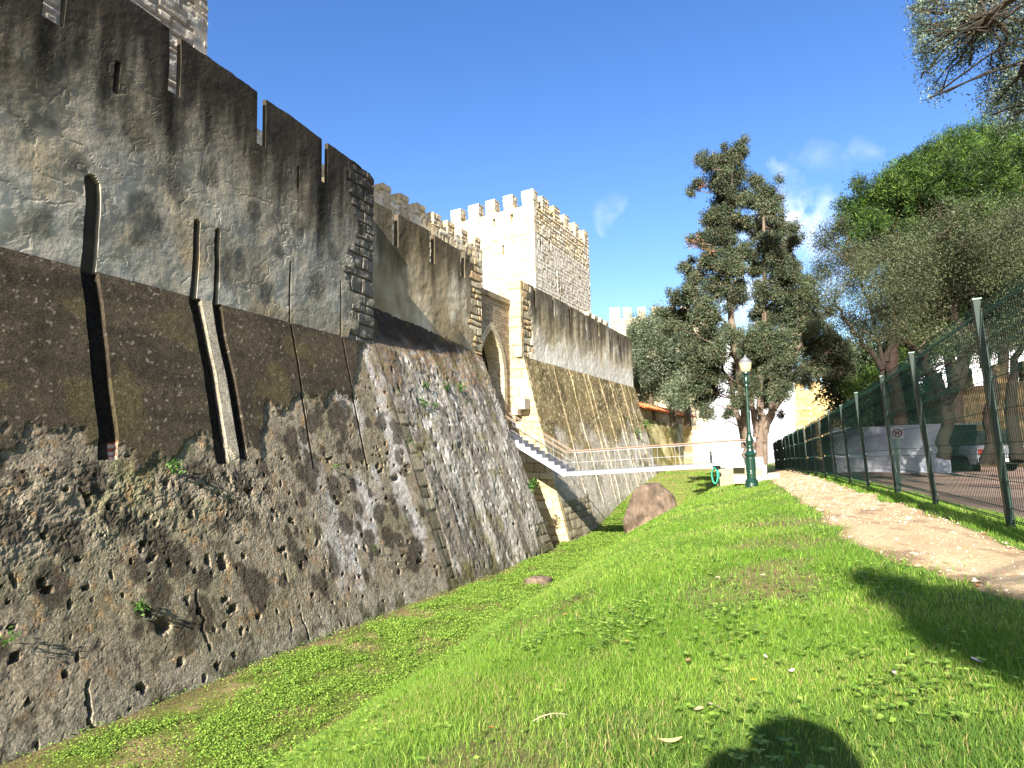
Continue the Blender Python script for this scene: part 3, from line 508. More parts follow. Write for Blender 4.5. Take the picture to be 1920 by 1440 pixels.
# ------------------------------------------------------------------ inner curtain, towers
def stonefn(seed, base, rh=.4, ln=.65, joint=.03, rough=.5, warm=.4):
    def fn(U, Z):
        j, r, e = masonry(U, Z, rh, ln, seed, .04, joint); f = fbm(U * .7, Z * .7, seed + 3, 4); g = fbm(U * 3, Z * 3, seed + 7, 3)
        c = mixc(base[0], base[1], r); c = mixc(c, L(206, 176, 120), sst(.5, .66, f) * warm); c = mixc(c, L(110, 92, 66), j * rough); c = mixc(c, L(140, 124, 96), sst(.62, .74, g) * .45)
        return (r - .5) * .05 - j * .06 + (g - .5) * .04, c
    return fn
SF = stonefn(200, (L(176, 160, 128), L(216, 206, 184)))
def merlon(par, A, Bp, depth, h, fn, base=0., m=STONE):
    """merlon from A to Bp (front edge), going back by vector depth"""
    A, Bp, depth = map(np.array, (A, Bp, depth)); 
    w = np.linalg.norm(Bp - A); n = max(4, int(w / .09)); a = np.linspace(0, 1, n); b = np.linspace(0, 1, max(5, int(h / .09)))
    # wrap-around front + sides as one grid, then top
    pts = [A + depth, A, Bp, Bp + depth]; Ls = [np.linalg.norm(depth), w, np.linalg.norm(depth)]; ss = []; PP = []; tot = 0
    for k in range(3):
        nn = max(3, int(Ls[k] / .09)); t = np.linspace(0, 1, nn)
        for q in (t if k == 0 else t[1:]): PP.append(pts[k] * (1 - q) + pts[k + 1] * q); ss.append(tot + q * Ls[k])
        tot += Ls[k]
    PP = np.array(PP); S, H = np.meshgrid(ss, b * h); P = PP[None] + H[..., None] * Zv
    d, c = fn(S + A[0] * 3, H + A[2]); ctr = (A + Bp + depth) / 2; ctr = (A + Bp) / 2 + depth / 2
    o = P - ctr; o[..., 2] = 0; o /= np.linalg.norm(o, axis=-1)[..., None] + 1e-6; P = P + o * d[..., None]
    nv, nu = S.shape; idx = np.arange(nv * nu).reshape(nv, nu); q = np.stack([idx[:-1, :-1], idx[:-1, 1:], idx[1:, 1:], idx[1:, :-1]], -1).reshape(-1, 4)
    F_ = [tuple(x) for x in q] + [tuple(idx[-1, :]), tuple(idx[0, ::-1])] + [(idx[i, -1], idx[i, 0], idx[i + 1, 0], idx[i + 1, -1]) for i in range(nv - 1)]
    return mesh('merlon', P.reshape(-1, 3), F_, m, par, col=c.reshape(-1, 3))
def wall_face(par, name, A, Bp, z0, z1, fn, back, step=.12, m=STONE):
    A = np.array(A); Bp = np.array(Bp); A = np.array([A[0], A[1], z0]); Bp = np.array([Bp[0], Bp[1], z0]); return quadface(name, A, Bp, Bp + Zv * (z1 - z0), A + Zv * (z1 - z0), fn, par, m, back, step)
# inner curtain behind the middle wall
iw = thing('inner_curtain_wall', 'inner stone wall with row of square merlons behind the rendered wall', 'castle wall', E - N2 * 7)
O4 = E - N2 * 7.0
def z4(x, xx=0): return None
tops = [(718, 338), (750.2, 359.1), (782.2, 378.9), (812.5, 397.4), (839.7, 413.4), (865.2, 429.4), (890.8, 443.8)]
ends = [(733.3, 349.5), (767.2, 370.9), (798.8, 389.5), (827.5, 407), (853.4, 423), (878, 439.6), (901.3, 453.4)]
us4 = [((onpl(*a, O4, N2) - O4) @ U2, (onpl(*b, O4, N2) - O4) @ U2) for a, b in zip(tops, ends)]
zt4 = np.mean([onpl(*a, O4, N2)[2] for a in tops[:5]]); h4 = .85
wall_face(iw, 'wall', O4 + U2 * (us4[0][0] - 12), O4 + U2 * (us4[-1][1] + .3), 6, zt4 - h4, SF, -N2 * .9, .14)
for a, b in us4 + [(us4[0][0] - (i + 1) * 2.0, us4[0][1] - (i + 1) * 2.0) for i in range(4)]:
    q = O4 + U2 * a; r = O4 + U2 * b; q = np.array([q[0], q[1], zt4 - h4]); r = np.array([r[0], r[1], zt4 - h4]); merlon(iw, q, r, -N2 * .75, h4, SF)
# the big square tower
tw = thing('castle_tower', 'big square sunlit castle tower with battlements above the gate', 'tower', (4, 50, -2))
C0 = onY(1000, 353, 52.); zt5 = C0[2]; mh = 1.25; Ul = -hv(90 + 33); Ul = hv(-56.6); Ur = hv(26.9)
lw = None
def plane_u(px, py, O, D): N = rt(D); return (onpl(px, py, O, N) - O) @ D
C0b = np.array([C0[0], C0[1], 0]); lenL = plane_u(845, 400, C0, Ul); lenR = plane_u(1104, 445, C0, Ur); zb5 = zt5 - mh
SF5 = stonefn(210, (L(186, 172, 140), L(214, 206, 188)), .42, .75, .025, .42, .35)
def SF5l(U, Z):
    d, c = SF5(U, Z)
    for (a, z0, z1, w_) in TSL: m = (np.abs(U - a) < w_) & (Z > z0) & (Z < z1); d = np.where(m, -.4, d); c = np.where(m[..., None], np.array(L(70, 58, 42)), c)
    return d, c
TSL = []
for (x, y0, y1) in ((925.5, 411, 424), (958.5, 402, 418), (943, 460, 478)):
    q = onpl(x, y0, C0, rt(Ul)); r = onpl(x, y1, C0, rt(Ul)); TSL.append((lenL - (q - C0) @ Ul, r[2], q[2], .09))
A5 = C0 + Ul * lenL
wall_face(tw, 'west_wall', A5, C0, -2, zb5, SF5l, -rt(Ul) * 0 + Ur * .5, .11)
SF5r = stonefn(215, (L(196, 178, 140), L(226, 216, 196)), .3, .42, .04, .65, .45)
def SF5rr(U, Z):
    d, c = SF5r(U, Z); k = sst(zb5 - 2.6, zb5 - 2.3, Z); c2 = mixc(L(214, 206, 190), L(194, 182, 156), fbm(U * 2, Z * 2, 218, 3)); c2 = mixc(c2, L(104, 86, 62), sst(.60, .66, fbm(U * 4.5, Z * 4.5, 219, 3)) * .8)
    q = sst(1.3, .9, U + .3 * np.sign(np.sin(Z * 7))); c = mixc(c2, c, np.maximum(k, 0)); d = d * (.4 + .6 * k); c = mixc(c, L(228, 220, 200), q * (1 - k) * .6)
    for (a, z0, z1, w_) in TSR: m = (np.abs(U - a) < w_) & (Z > z0) & (Z < z1); d = np.where(m, -.35, d); c = np.where(m[..., None], np.array(L(80, 66, 48)), c)
    return d, c
TSR = []
for (x, y0, y1) in ((1004.5, 433, 447), (1014, 440, 466), (1031, 452, 470), (1043, 505, 545), (1049, 520, 548)):
    q = onpl(x, y0, C0, rt(Ur)); r = onpl(x, y1, C0, rt(Ur)); TSR.append(((q - C0) @ Ur, r[2], q[2], .12))
wall_face(tw, 'south_wall', C0, C0 + Ur * lenR, -2, zb5, SF5rr, Ul * .5, .11)
mb = MB(); mb.c = L(190, 176, 140); ctr = C0 + Ul * lenL / 2 + Ur * lenR / 2; mb.box((ctr[0], ctr[1], zb5 / 2 - 1.2), Ul, Ur, Zv, lenL / 2 - .3, lenR / 2 - .3, zb5 / 2 + .6); mb.build('core', STONE, tw)
def tspan(xs, O, D, y): return [(plane_u(a, y, O, D), plane_u(b, y, O, D)) for a, b in xs]
Lsp = tspan([(845.0, 863.8), (877.6, 897.4), (909.9, 927.6), (943.1, 960.8), (977.9, 1000)], C0, Ul, 380)
for a, b in Lsp:
    merlon(tw, np.array([*(C0 + Ul * a)[:2], zb5]), np.array([*(C0 + Ul * b)[:2], zb5]), Ur * .95, mh, SF5)
Rsp = tspan([(1018, 1030.9), (1040, 1050.4), (1060, 1068.5), (1078.5, 1085.6), (1095.3, 1102.3)], C0, Ur, 420)
for a, b in Rsp: merlon(tw, np.array([*(C0 + Ur * a)[:2], zb5]), np.array([*(C0 + Ur * b)[:2], zb5]), Ul * .95, mh, SF5r)
# tower rising behind the near wall
t2 = thing('castle_tower', 'tall stone tower rising out of frame behind the near wall', 'tower', (-16, 20, -2))
K0 = onY(389, 60, 23.5); SF6 = stonefn(230, (L(150, 142, 128), L(186, 180, 166)), .3, .6, .03, .6, .15)
wall_face(t2, 'south_wall', K0 - U1 * 13, K0, -2, 27, SF6, -N1 * .6, .12); wall_face(t2, 'west_wall', K0 - U1 * 13 - N1 * 9, K0 - U1 * 13, -2, 27, SF6, U1 * .6, .5); wall_face(t2, 'north_wall', K0, K0 - N1 * 9, -2, 27, SF6, -U1 * .6, .5)
# far tower beyond the olive tree and the small merlons over the wing wall
t3 = thing('castle_tower', 'distant pale battlemented tower behind the grey olive tree', 'tower', onY(1200, 700, 78))
K = onY(1143, 598, 78); SF7 = stonefn(240, (L(170, 156, 124), L(206, 196, 172)), .45, .7, .04, .5, .3)
wall_face(t3, 'wall', onY(1143, 598, 78), onY(1330, 590, 76), -3, K[2], SF7, hv(10) * 6, .2)
for (a, b) in ((1143.5, 1163), (1168.5, 1184), (1196, 1211), (1223, 1238), (1250, 1265), (1277, 1292), (1304, 1319)):
    A_ = onY(a, 598, 77.9); B_ = onY(b, 598, 77.8); A_[2] = B_[2] = K[2]; merlon(t3, A_, B_, hv(10) * 1.2, 1.35, SF7)
i2 = thing('inner_curtain_wall', 'low row of pale merlons peeping over the far rendered wall', 'castle wall', onY(1120, 620, 60))
O5 = Wc - N3 * 5 + U3 * 18; z5 = onpl(1108, 590, O5, N3)[2]
ua = [(onpl(x, 600, O5, N3) - O5) @ U3 for x in (1104, 1111, 1115, 1122, 1126, 1132, 1136, 1141)]
wall_face(i2, 'wall', O5 + U3 * (ua[0] - 8), O5 + U3 * (ua[-1] + 1), 4, z5 - .8, SF7, -N3 * .8, .3)
for k in range(0, 8, 2): A_ = O5 + U3 * ua[k]; B_ = O5 + U3 * ua[k + 1]; A_[2] = B_[2] = z5 - .8; merlon(i2, A_, B_, -N3 * .8, 1.0, SF7)
# ------------------------------------------------------------------ low wall with tiled coping, pier, sheeting, far walls
def plainfn(seed, a, b, dark=None):
    def fn(U, Z):
        f = fbm(U * .8, Z * .8, seed, 4); g = fbm(U * 5, Z * 5, seed + 1, 3); c = mixc(a, b, sst(.3, .7, f))
        if dark is not None: c = mixc(c, dark, sst(.52, .66, fbm(U * 1.6, Z * 1.2, seed + 2, 4)) * .7)
        return (f - .5) * .12 + (g - .5) * .07, c
    return fn
lwl = thing('retaining_wall', 'low mossy sloping wall under an orange tiled coping', 'wall', Wc + U3 * 24 - Zv * 6)
G3 = Wc + N3 * .25
gu = lambda x, y, o=0.: (onpl(x, y, G3 + N3 * o, N3) - G3) @ U3
ga, gb = gu(1202, 785), gu(1300, 790); zt_ = onpl(1202, 785, G3, N3)[2]
A_ = G3 + U3 * (ga - .8); B_ = G3 + U3 * gb; A_[2] = B_[2] = zt_; Al = A_ + N3 * 1.9; Bl = B_ + N3 * 1.4; Al[2] = Bl[2] = -3.2
quadface('sloping_face', Al, Bl, B_, A_, plainfn(260, L(122, 112, 66), L(196, 184, 140), L(92, 96, 50)), lwl, ROUGH, -N3 * .4 - Zv * .2, .12)
zr = onpl(1200, 757, G3, N3)[2]; hw_ = zr - zt_
mb = MB(); mb.c = L(92, 76, 56); c_ = (A_ + B_) / 2 - N3 * .5; c_[2] = (zt_ + zr) / 2 - .1; mb.box(c_, U3, Zv, N3, (gb - ga) / 2 + .3, (zr - zt_) / 2 - .1, .3); mb.build('wall_core', WM, lwl)
mb = MB(); nT = int((gb - ga) / .24)
for i in range(nT):
    k = (ga - .2) + i * .24 + .12; p0 = G3 + U3 * k - N3 * .55; p0[2] = zr + .16; p1 = G3 + U3 * k + N3 * .42; p1[2] = zr - .34
    mb.c = L(*random.choice([(206, 104, 60), (222, 128, 78), (188, 88, 52), (230, 148, 100)])); mb.tube([p0, (p0 + p1) / 2, p1], [.085, .1, .108], 8)
    mb.c = L(150, 70, 42); q0 = p0 + U3 * .12 - Zv * .05; q1 = p1 + U3 * .12 - Zv * .05 - N3 * .05; mb.tube([q0, q1], .07, 6)
mb.build('roof_tiles', mat('clay_tile', attr=True, rough=.85, noise=[(8, .75, 1.25, 4)]), lwl, smooth=False)
PT = ashfn(262, (L(206, 192, 158), L(236, 226, 200)), .4, .7)
sp = thing('stone_pier', 'pale weathered stone pier ending the low wall with tiled coping', 'pier', onY(1315, 870, 60))
wall_face(sp, 'front_face', onY(1297, 800, 60.), onY(1328, 800, 60.), -2.6, onY(1300, 783, 60)[2], PT, hv(0) * 3.2, .1, ASHL)
# bulk behind the walls: the castle platform (keeps the sky out of the crenels' feet)
# white protective sheeting hung on scaffold in front of the far wall
ws = thing('protective_sheeting', 'huge white protective sheeting hung over the far wall behind the cypress', 'sheeting', onY(1400, 872, 66))
def sheetfn(U, Z):
    d = .05 * np.sin(U * 3.1 + fbm(U * .5, Z * .5, 270, 2) * 6) + (fbm(U * .9, Z * .9, 271, 3) - .5) * .18
    g = np.minimum(np.abs((U / 1.05) % 1 - .5), np.abs((Z / .95) % 1 - .5)); c = mixc(L(168, 170, 180), L(200, 202, 208), sst(.0, .07, g)); c = mixc(c, L(150, 152, 166), (np.abs((Z / 4.8) % 1 - .5) < .012) * .7)
    return d, c
SH = mat('white_sheeting', attr=True, rough=.7, noise=[(1.2, .93, 1.05, 4)], bump=[(1.5, .05, 4)], trans=.25)
A_ = onY(1311, 872, 66.2); B_ = onY(1492, 872, 63.5); A2 = onY(1311, 645, 66.2); B2_ = onY(1490, 694, 63.5); mid1 = onY(1351, 636, 65.6); mid0 = onY(1351, 872, 65.6); A_[2] = B_[2] = mid0[2] = -1.9
quadface('sheet', A_, mid0, mid1, A2, sheetfn, ws, SH, (0, .06, 0), .22); quadface('sheet', mid0, B_, B2_, mid1, sheetfn, ws, SH, (0, .06, 0), .22)
mb = MB(); mb.c = L(150, 152, 158)
for t in np.linspace(0, 1, 7): q = A_ * (1 - t) + B_ * t + np.array([0, .3, 0]); mb.tube([q, q + Zv * 10.2], .05, 6)
mb.build('scaffold_tubes', mat('galvanised', attr=True, rough=.4, metal=.7), ws)
fw = thing('battlement_wall', 'yellowish rubble wall with battlements right of the white sheeting', 'castle wall', onY(1530, 870, 68))
FWf = stonefn(280, (L(176, 146, 92), L(204, 180, 132)), .34, .5, .05, .55, .7)
z0 = onY(1500, 731, 67)[2]; wall_face(fw, 'wall', onY(1488, 731, 67.3), onY(1610, 745, 66.6), -2, z0, FWf, hv(0) * 1.1, .13)
for (a, b) in ((1493, 1508), (1523, 1541), (1550, 1566), (1577, 1592)): A_ = onY(a, 731, 67.2); B_ = onY(b, 731, 67.1); A_[2] = B_[2] = z0; merlon(fw, A_, B_, hv(0) * .9, .85, FWf)
# ------------------------------------------------------------------ terrain point helper
def gpt(s, w): x = s * DU[0] + w * DW[0]; y = s * DU[1] + w * DW[1]; return np.array([x, y, float(ground_z(x, y))])
# ------------------------------------------------------------------ rocks
def rock(name, c, sx_, sy_, sz_, seed, label, cat, cols_, rot=0., fac=None, n=70, grp=None):
    th, ph = np.meshgrid(np.linspace(0, 2 * math.pi, n + 1)[:-1], np.linspace(.02, math.pi - .02, n // 2)); X = np.cos(th) * np.sin(ph); Y = np.sin(th) * np.sin(ph); Z = np.cos(ph)
    p = 5.0; k = (np.abs(X) ** p + np.abs(Y) ** p + np.abs(Z) ** p) ** (-1 / p); X, Y, Z = X * k, Y * k, Z * k
    P = np.stack([X, Y, Z], -1)
    R = np.random.default_rng(seed)
    for _ in range(15):      # chop with planes: facets
        nn = R.normal(size=3); nn /= np.linalg.norm(nn); dd = P @ nn - R.uniform(.86, 1.22); P = P - np.maximum(dd, 0)[..., None] * nn
    f = fbm(P[..., 0] * 1.6 + P[..., 2] * 1.1 + 5, P[..., 1] * 1.6 + P[..., 2] * .7, seed, 5); f3 = np.abs(fbm(P[..., 0] * 1.5 + 9 + P[..., 1], P[..., 2] * 1.2 + P[..., 1] * .8, seed + 4, 3) - .5)
    P = P * (1 + (f - .5) * .34 - (1 - sst(0, .035, f3)) * .12)[..., None]
    if fac is not None: P = fac(P)
    c_, s_ = math.cos(rot), math.sin(rot); Q = P * np.array([sx_, sy_, sz_]); Q = np.stack([Q[..., 0] * c_ - Q[..., 1] * s_, Q[..., 0] * s_ + Q[..., 1] * c_, Q[..., 2]], -1) + np.array(c)
    col = mixc(cols_[0], cols_[1], sst(.3, .7, fbm(P[..., 0] * 3, P[..., 2] * 3 + P[..., 1], seed + 8, 4))); col = mixc(col, cols_[2], sst(.58, .7, fbm(P[..., 0] * 2, P[..., 2] * 2.6, seed + 9, 4)) * .6)
    nv, nu = X.shape; idx = np.arange(nv * nu).reshape(nv, nu); q = np.stack([idx[:-1, :], idx[1:, :], np.roll(idx, -1, 1)[1:, :], np.roll(idx, -1, 1)[:-1, :]], -1).reshape(-1, 4)
    F_ = [tuple(x) for x in q] + [tuple(idx[0, :]), tuple(idx[-1, ::-1])]
    o = mesh(name, Q.reshape(-1, 3), F_, mat('boulder_stone', attr=True, rough=.95, noise=[(6, .8, 1.2, 5), (40, .8, 1.2, 3)], bump=[(7, .05, 6), (40, .012, 3)], spec=.1), None, col=col.reshape(-1, 3), smooth=True)
    return tag(o, label, cat, grp)
BR = (L(92, 78, 66), L(132, 114, 98), L(66, 60, 50))
q = onY(1226, 955, 27.)
def lean(P): P = P.copy(); P[..., 0] = P[..., 0] * (1 - .16 * P[..., 2]) + .16 * P[..., 2] + .12 * (P[..., 2] < -.2) * 0; return P
rock('boulder', q + np.array([.04, .6, -.22]), .86, .95, 1.2, 3, 'big reddish brown boulder standing in the grassy moat', 'boulder', BR, .2, lean)
q = onz(1012, 1100, -4.45); rock('rock', q + np.array([0, 0, .05]), .42, .4, .26, 9, 'small rounded brown rock lying on the moat floor', 'rock', BR, .6, n=40)
# ------------------------------------------------------------------ footbridge with stairs
fb = thing('footbridge', 'slim white steel footbridge with stairs crossing the moat to the castle gate', 'footbridge', onY(1060, 883, 32))
DR = onY(1362, 869, 29.3); DLf = onY(1062, 886, 32.0); D = DR - DLf; Ld = np.linalg.norm(D); D /= Ld; Dh = np.array([D[0], D[1], 0]); Dh /= np.linalg.norm(Dh); Sd = np.array([Dh[1], -Dh[0], 0]) * -1.0   # across, away from camera
if Sd[1] < 0: Sd = -Sd
WID = 1.35; STEEL = mat('white_steel', attr=True, rough=.45, noise=[(2, .92, 1.05, 3)], spec=.4)
W_ = L(180, 182, 188); Gd = L(112, 116, 122); Wd = L(186, 160, 142)
mb = MB(); mb.c = W_
for o in (0, WID): mb.box((DLf + DR) / 2 + Sd * o - Zv * .08, D, Zv, Sd, Ld / 2, .08, .035)
mb.build('side_beam', STEEL, fb)
mb = MB(); mb.c = Gd; mb.box((DLf + DR) / 2 + Sd * WID / 2 + Zv * .028, D, Zv, Sd, Ld / 2, .018, WID / 2 + .02); mb.box((DLf + DR) / 2 + Sd * WID / 2 - Zv * .08, D, Zv, Sd, Ld / 2 - .05, .04, WID / 2 - .1); mb.build('deck', STEEL, fb)
# stairs up to the left
nst = 13; rise_, run_ = .178, .30; tl = -Dh * nst * run_ + Zv * nst * rise_
mb = MB(); mb.c = W_
for o in (-.0, WID):
    sd = tl / np.linalg.norm(tl); up_ = np.cross(Sd, sd); up_ = up_ if up_[2] > 0 else -up_; mb.box(DLf + tl / 2 + Sd * o - up_ * .11, sd, up_, Sd, np.linalg.norm(tl) / 2 + .04, .11, .035)
mb.build('stair_stringer', STEEL, fb)
for i in range(nst):
    b0 = DLf - Dh * (i * run_) + Zv * (i * rise_); mb = MB(); mb.c = W_
    mb.add([b0 + Sd * o + v for o in (-.03, .0, WID, WID + .03) for v in (np.zeros(3), Zv * rise_, -Dh * run_ + Zv * rise_)], [(0, 1, 2), (5, 4, 3), (6, 7, 8), (11, 10, 9)])
    mb.c = L(120, 124, 132); mb.box(b0 - Dh * run_ / 2 + Zv * (rise_ - .012) + Sd * WID / 2, Dh, Zv, Sd, run_ / 2 + .012, .018, WID / 2 + .05)
    mb.c = L(128, 132, 140); mb.box(b0 + Zv * rise_ / 2 + Sd * WID / 2 - Dh * .01, Dh, Zv, Sd, .012, rise_ / 2 - .03, WID / 2 + .02)
    mb.build('step', STEEL, fb)
RAIL = mat('rail_wood', col=L(150, 122, 102), rough=.6, noise=[(6, .85, 1.15, 3)])
for o in (-.04, WID + .04):
    a0 = DLf + Sd * o; a1 = DR + Dh * .9 + Zv * .02 + Sd * o; up = Zv * 1.0; top = [a1 + up, a0 + up, a0 + up + tl]
    mb = MB(); mb.c = Wd; mb.tube([p for p in top], .026, 8); mb.build('handrail', RAIL, fb, smooth=True)
    mb = MB(); mb.c = L(150, 152, 156); mb.tube([p - Zv * .075 for p in top], .010, 6); mb.tube([p - Zv * .55 for p in top], .009, 6); mb.build('middle_rail', STEEL, fb)
    for k in range(9):
        b0 = a0 + (a1 - a0) * (k / 8); mb = MB(); mb.c = L(150, 152, 156); mb.tube([b0 - Zv * .12, b0 + up - Zv * .05], .008, 6); mb.build('rail_post', STEEL, fb)
    for k in range(1, 4): b0 = a0 + tl * (k / 3.6); mb = MB(); mb.c = L(150, 152, 156); mb.tube([b0 - Zv * .12, b0 + up - Zv * .05], .008, 6); mb.build('rail_post', STEEL, fb)
# abutment
ab = thing('abutment', 'white plastered block carrying the outer end of the footbridge', 'abutment', onY(1375, 920, 27.5))
PL = mat('white_plaster', attr=True, rough=.9, noise=[(3, .88, 1.06, 4), (30, .92, 1.06, 2)], bump=[(12, .01, 4)])
q = onY(1345, 880, 29.0); Dx = Dh; mb = MB(); mb.c = L(150, 140, 114)
p0 = DR - Dh * .42 - Zv * .02
mb.box(p0 + Dh * .95 + Sd * .65 - Zv * .95, Dh, Zv, Sd, .93, .75, .85); mb.build('base_block', PL, ab)
mb = MB(); mb.c = L(172, 168, 160); mb.box(p0 + Dh * 1.15 + Sd * .1 - Zv * .0 + Zv * .02, Dh, Zv, Sd, .78, .26, .12); mb.box(p0 + Dh * 1.55 + Sd * .62 - Zv * .52, Dh, Zv, Sd, .5, .45, .72); mb.build('upper_block', PL, ab)
mb = MB(); mb.c = L(160, 152, 136); c_ = onY(1432, 895, 27.0); mb.box(c_ + np.array([-.35, 0.1, -.05]), Dh, Zv, Sd, .75, .17, .5); mb.c = L(190, 184, 176); mb.box(c_ + np.array([.25, -.42, -.02]), Dh, Zv, Sd, .2, .2, .2); mb.build('kerb_stone', PL, ab)
mb = MB(); mb.c = L(200, 196, 190); c_ = onY(1385, 869, 28.6); mb.box(c_, Dh, Zv, Sd, .23, .16, .2); tag(mb.build('meter_box', mat('grey_metal', attr=True, rough=.6), None), 'small grey box standing on the white bridge abutment', 'box')
# hose reel under the bridge end
hr = thing('hose_reel', 'green garden hose hanging coiled on the abutment under the footbridge', 'hose reel', onY(1341, 890, 28.6))
c_ = onY(1341, 889, 28.55); HG = mat('green_hose', attr=True, rough=.5, spec=.4)
mb = MB(); mb.c = L(30, 34, 34); mb.tube([c_ + np.array([-.05, -.06, .28]), c_ + np.array([.22, .1, .28])], .09, 10); mb.build('holder', HG, hr)
for i in range(7):
    r_ = .30 + .035 * random.random(); oy = -.10 + .04 * i; tt = np.linspace(0, 2 * math.pi, 26); mb = MB(); mb.c = L(*random.choice([(36, 140, 112), (60, 168, 136), (24, 110, 90)]))
    mb.tube([c_ + np.array([math.sin(t) * .12 * (1 + .2 * i / 7) + .02 * i - .06, oy, math.cos(t) * r_ * 1.1 - .06]) for t in tt], .02, 6, False); mb.build('hose_coil', HG, hr, smooth=True)
# ------------------------------------------------------------------ street lamp
lp = onY(1410, 914, 23.); lp[2] = float(ground_z(lp[0], lp[1])) - .02; ltop = onY(1397, 667, 23.)[2]; hl = ltop - lp[2]
lamp = thing('street_lamp', 'green cast iron street lamp with frosted lantern beside the dirt path', 'street lamp', lp)
GI = mat('green_iron', col=L(14, 50, 38), rough=.35, spec=.6, noise=[(8, .85, 1.1, 3)])
k = hl / 4.55; mb = MB()
mb.lathe((0, 0, 0), [(r * .92, z * k) for r, z in [(.235, 0), (.245, .05), (.24, .10), (.225, .2), (.23, .26), (.205, .29), (.165, .33), (.168, .5), (.16, .55), (.168, .58), (.16, .62), (.165, 1.0), (.16, 1.06), (.17, 1.09), (.205, 1.13), (.21, 1.17), (.16, 1.22), (.115, 1.28)]], 24); mb.build('base', GI, lamp, smooth=False, local=True)
mb = MB(); mb.lathe((0, 0, 0), [(r, z * k) for r, z in [(.115, 1.28), (.10, 1.34), (.12, 1.4), (.095, 1.46), (.11, 1.55), (.125, 1.62), (.08, 1.76), (.072, 1.84), (.085, 1.87), (.065, 1.9), (.058, 2.55), (.066, 2.57), (.066, 2.62), (.055, 2.65), (.046, 3.42), (.06, 3.44), (.075, 3.47), (.06, 3.5), (.05, 3.56), (.075, 3.6), (.09, 3.66), (.07, 3.72), (.06, 3.8), (.065, 3.86), (.11, 3.9), (.135, 3.93), (.13, 3.97)]], 18); mb.build('post', GI, lamp, local=True)
mb = MB()
for i in range(8): t = i * math.pi / 4; mb.box((math.cos(t) * .155, math.sin(t) * .155, .8 * k), np.array([math.cos(t), math.sin(t), 0]), np.array([-math.sin(t), math.cos(t), 0]), Zv, .012, .02, .2)
mb.build('base_ribs', GI, lamp, local=True)
GL = mat('frosted_glass', col=L(216, 206, 164), rough=.35, spec=.5, trans=.35)
mb = MB(); mb.lathe((0, 0, 0), [(r, z * k) for r, z in [(.12, 3.975), (.15, 4.0), (.185, 4.1), (.205, 4.25), (.215, 4.3), (.19, 4.31)]], 22); mb.build('lantern_glass', GL, lamp, smooth=True, local=True)
mb = MB(); mb.lathe((0, 0, 0), [(r, z * k) for r, z in [(.225, 4.30), (.228, 4.315), (.19, 4.36), (.15, 4.40), (.145, 4.42), (.10, 4.46), (.06, 4.49), (.03, 4.52), (.035, 4.55), (.01, 4.58)]], 22); mb.build('lantern_cap', mat('lamp_cap', col=L(150, 150, 150), rough=.35, metal=.6), lamp, smooth=False, local=True)
mb = MB()
for i in range(4): t = i * math.pi / 2 + .4; mb.tube([(math.cos(t) * .1, math.sin(t) * .1, 3.66 * k), (math.cos(t) * .13, math.sin(t) * .13, 3.8 * k), (math.cos(t) * .12, math.sin(t) * .12, 3.93 * k)], .012, 6)
mb.build('lantern_bracket', GI, lamp, local=True)
# ------------------------------------------------------------------ welded mesh fence
FG = mat('green_coat', col=L(6, 36, 28), rough=.5, spec=.35, noise=[(5, .85, 1.1, 2)])
fpts = []
for i in range(18):
    Y = [2.85, 5.15][i] if i < 2 else 5.15 + 2.42 * (i - 1) - (0 if i < 8 else .1 * (i - 8)); X = np.interp(Y, [2.85, 5.15, 7.6, 9.8, 12.1, 14.5, 20, 36, 50], [2.85, 3.772, 4.74, 5.60, 6.42, 7.3, 9.25, 14.55, 19.0])
    fpts.append(np.array([X, Y, float(ground_z(X, Y))]))
fe = thing('mesh_fence', 'tall green welded mesh fence on leaning posts along the dirt path', 'fence', fpts[1])
HT = [1.72 + .02 * math.sin(i * 2.1) for i in range(18)]; LEAN = [-.04, -.055, -.075, -.05, -.06, -.055, -.05, -.06, -.04] + [-.05] * 9
# one panel mesh, unit width along x, real height 1.68, folds at four levels
folds = [.02, .52, 1.10, 1.60]
def fold_y(z):
    for f0 in folds:
        if abs(z - f0 - .04) < .045: return -.035 * (1 - abs(z - f0 - .04) / .045)
    return 0.
zs = sorted(set([0, 1.69] + [f0 + d for f0 in folds for d in (-.005, .04, .085)]))
zs = [z for z in zs if 0 <= z <= 1.69]
def panel_mesh(nw, r):
    mb = MB(); X_ = np.array([1., 0, 0])
    for i in range(nw):
        x = (i + .5) / nw; pr_ = [(x, fold_y(z), z) for z in zs]; V = []
        for p in pr_:
            for a, b in ((-r, 0), (0, -.0026), (r, 0), (0, .0026)): V.append((p[0] + a, p[1] + b, p[2]))
        mb.add(V, [(4 * k + j, 4 * k + (j + 1) % 4, 4 * k + 4 + (j + 1) % 4, 4 * k + 4 + j) for k in range(len(pr_) - 1) for j in range(4)])
    for z in [0.0, .02 - .005 + .0, .105, .31, .515, .605, .85, 1.095, 1.185, 1.4, 1.595, 1.685]:
        mb.box((.5, -.006, z), X_, Zv, np.array([0, 1., 0]), .5, .0028, .0028)
    return mb
PM1 = panel_mesh(50, .0026 / 2.5)
pfirst = None
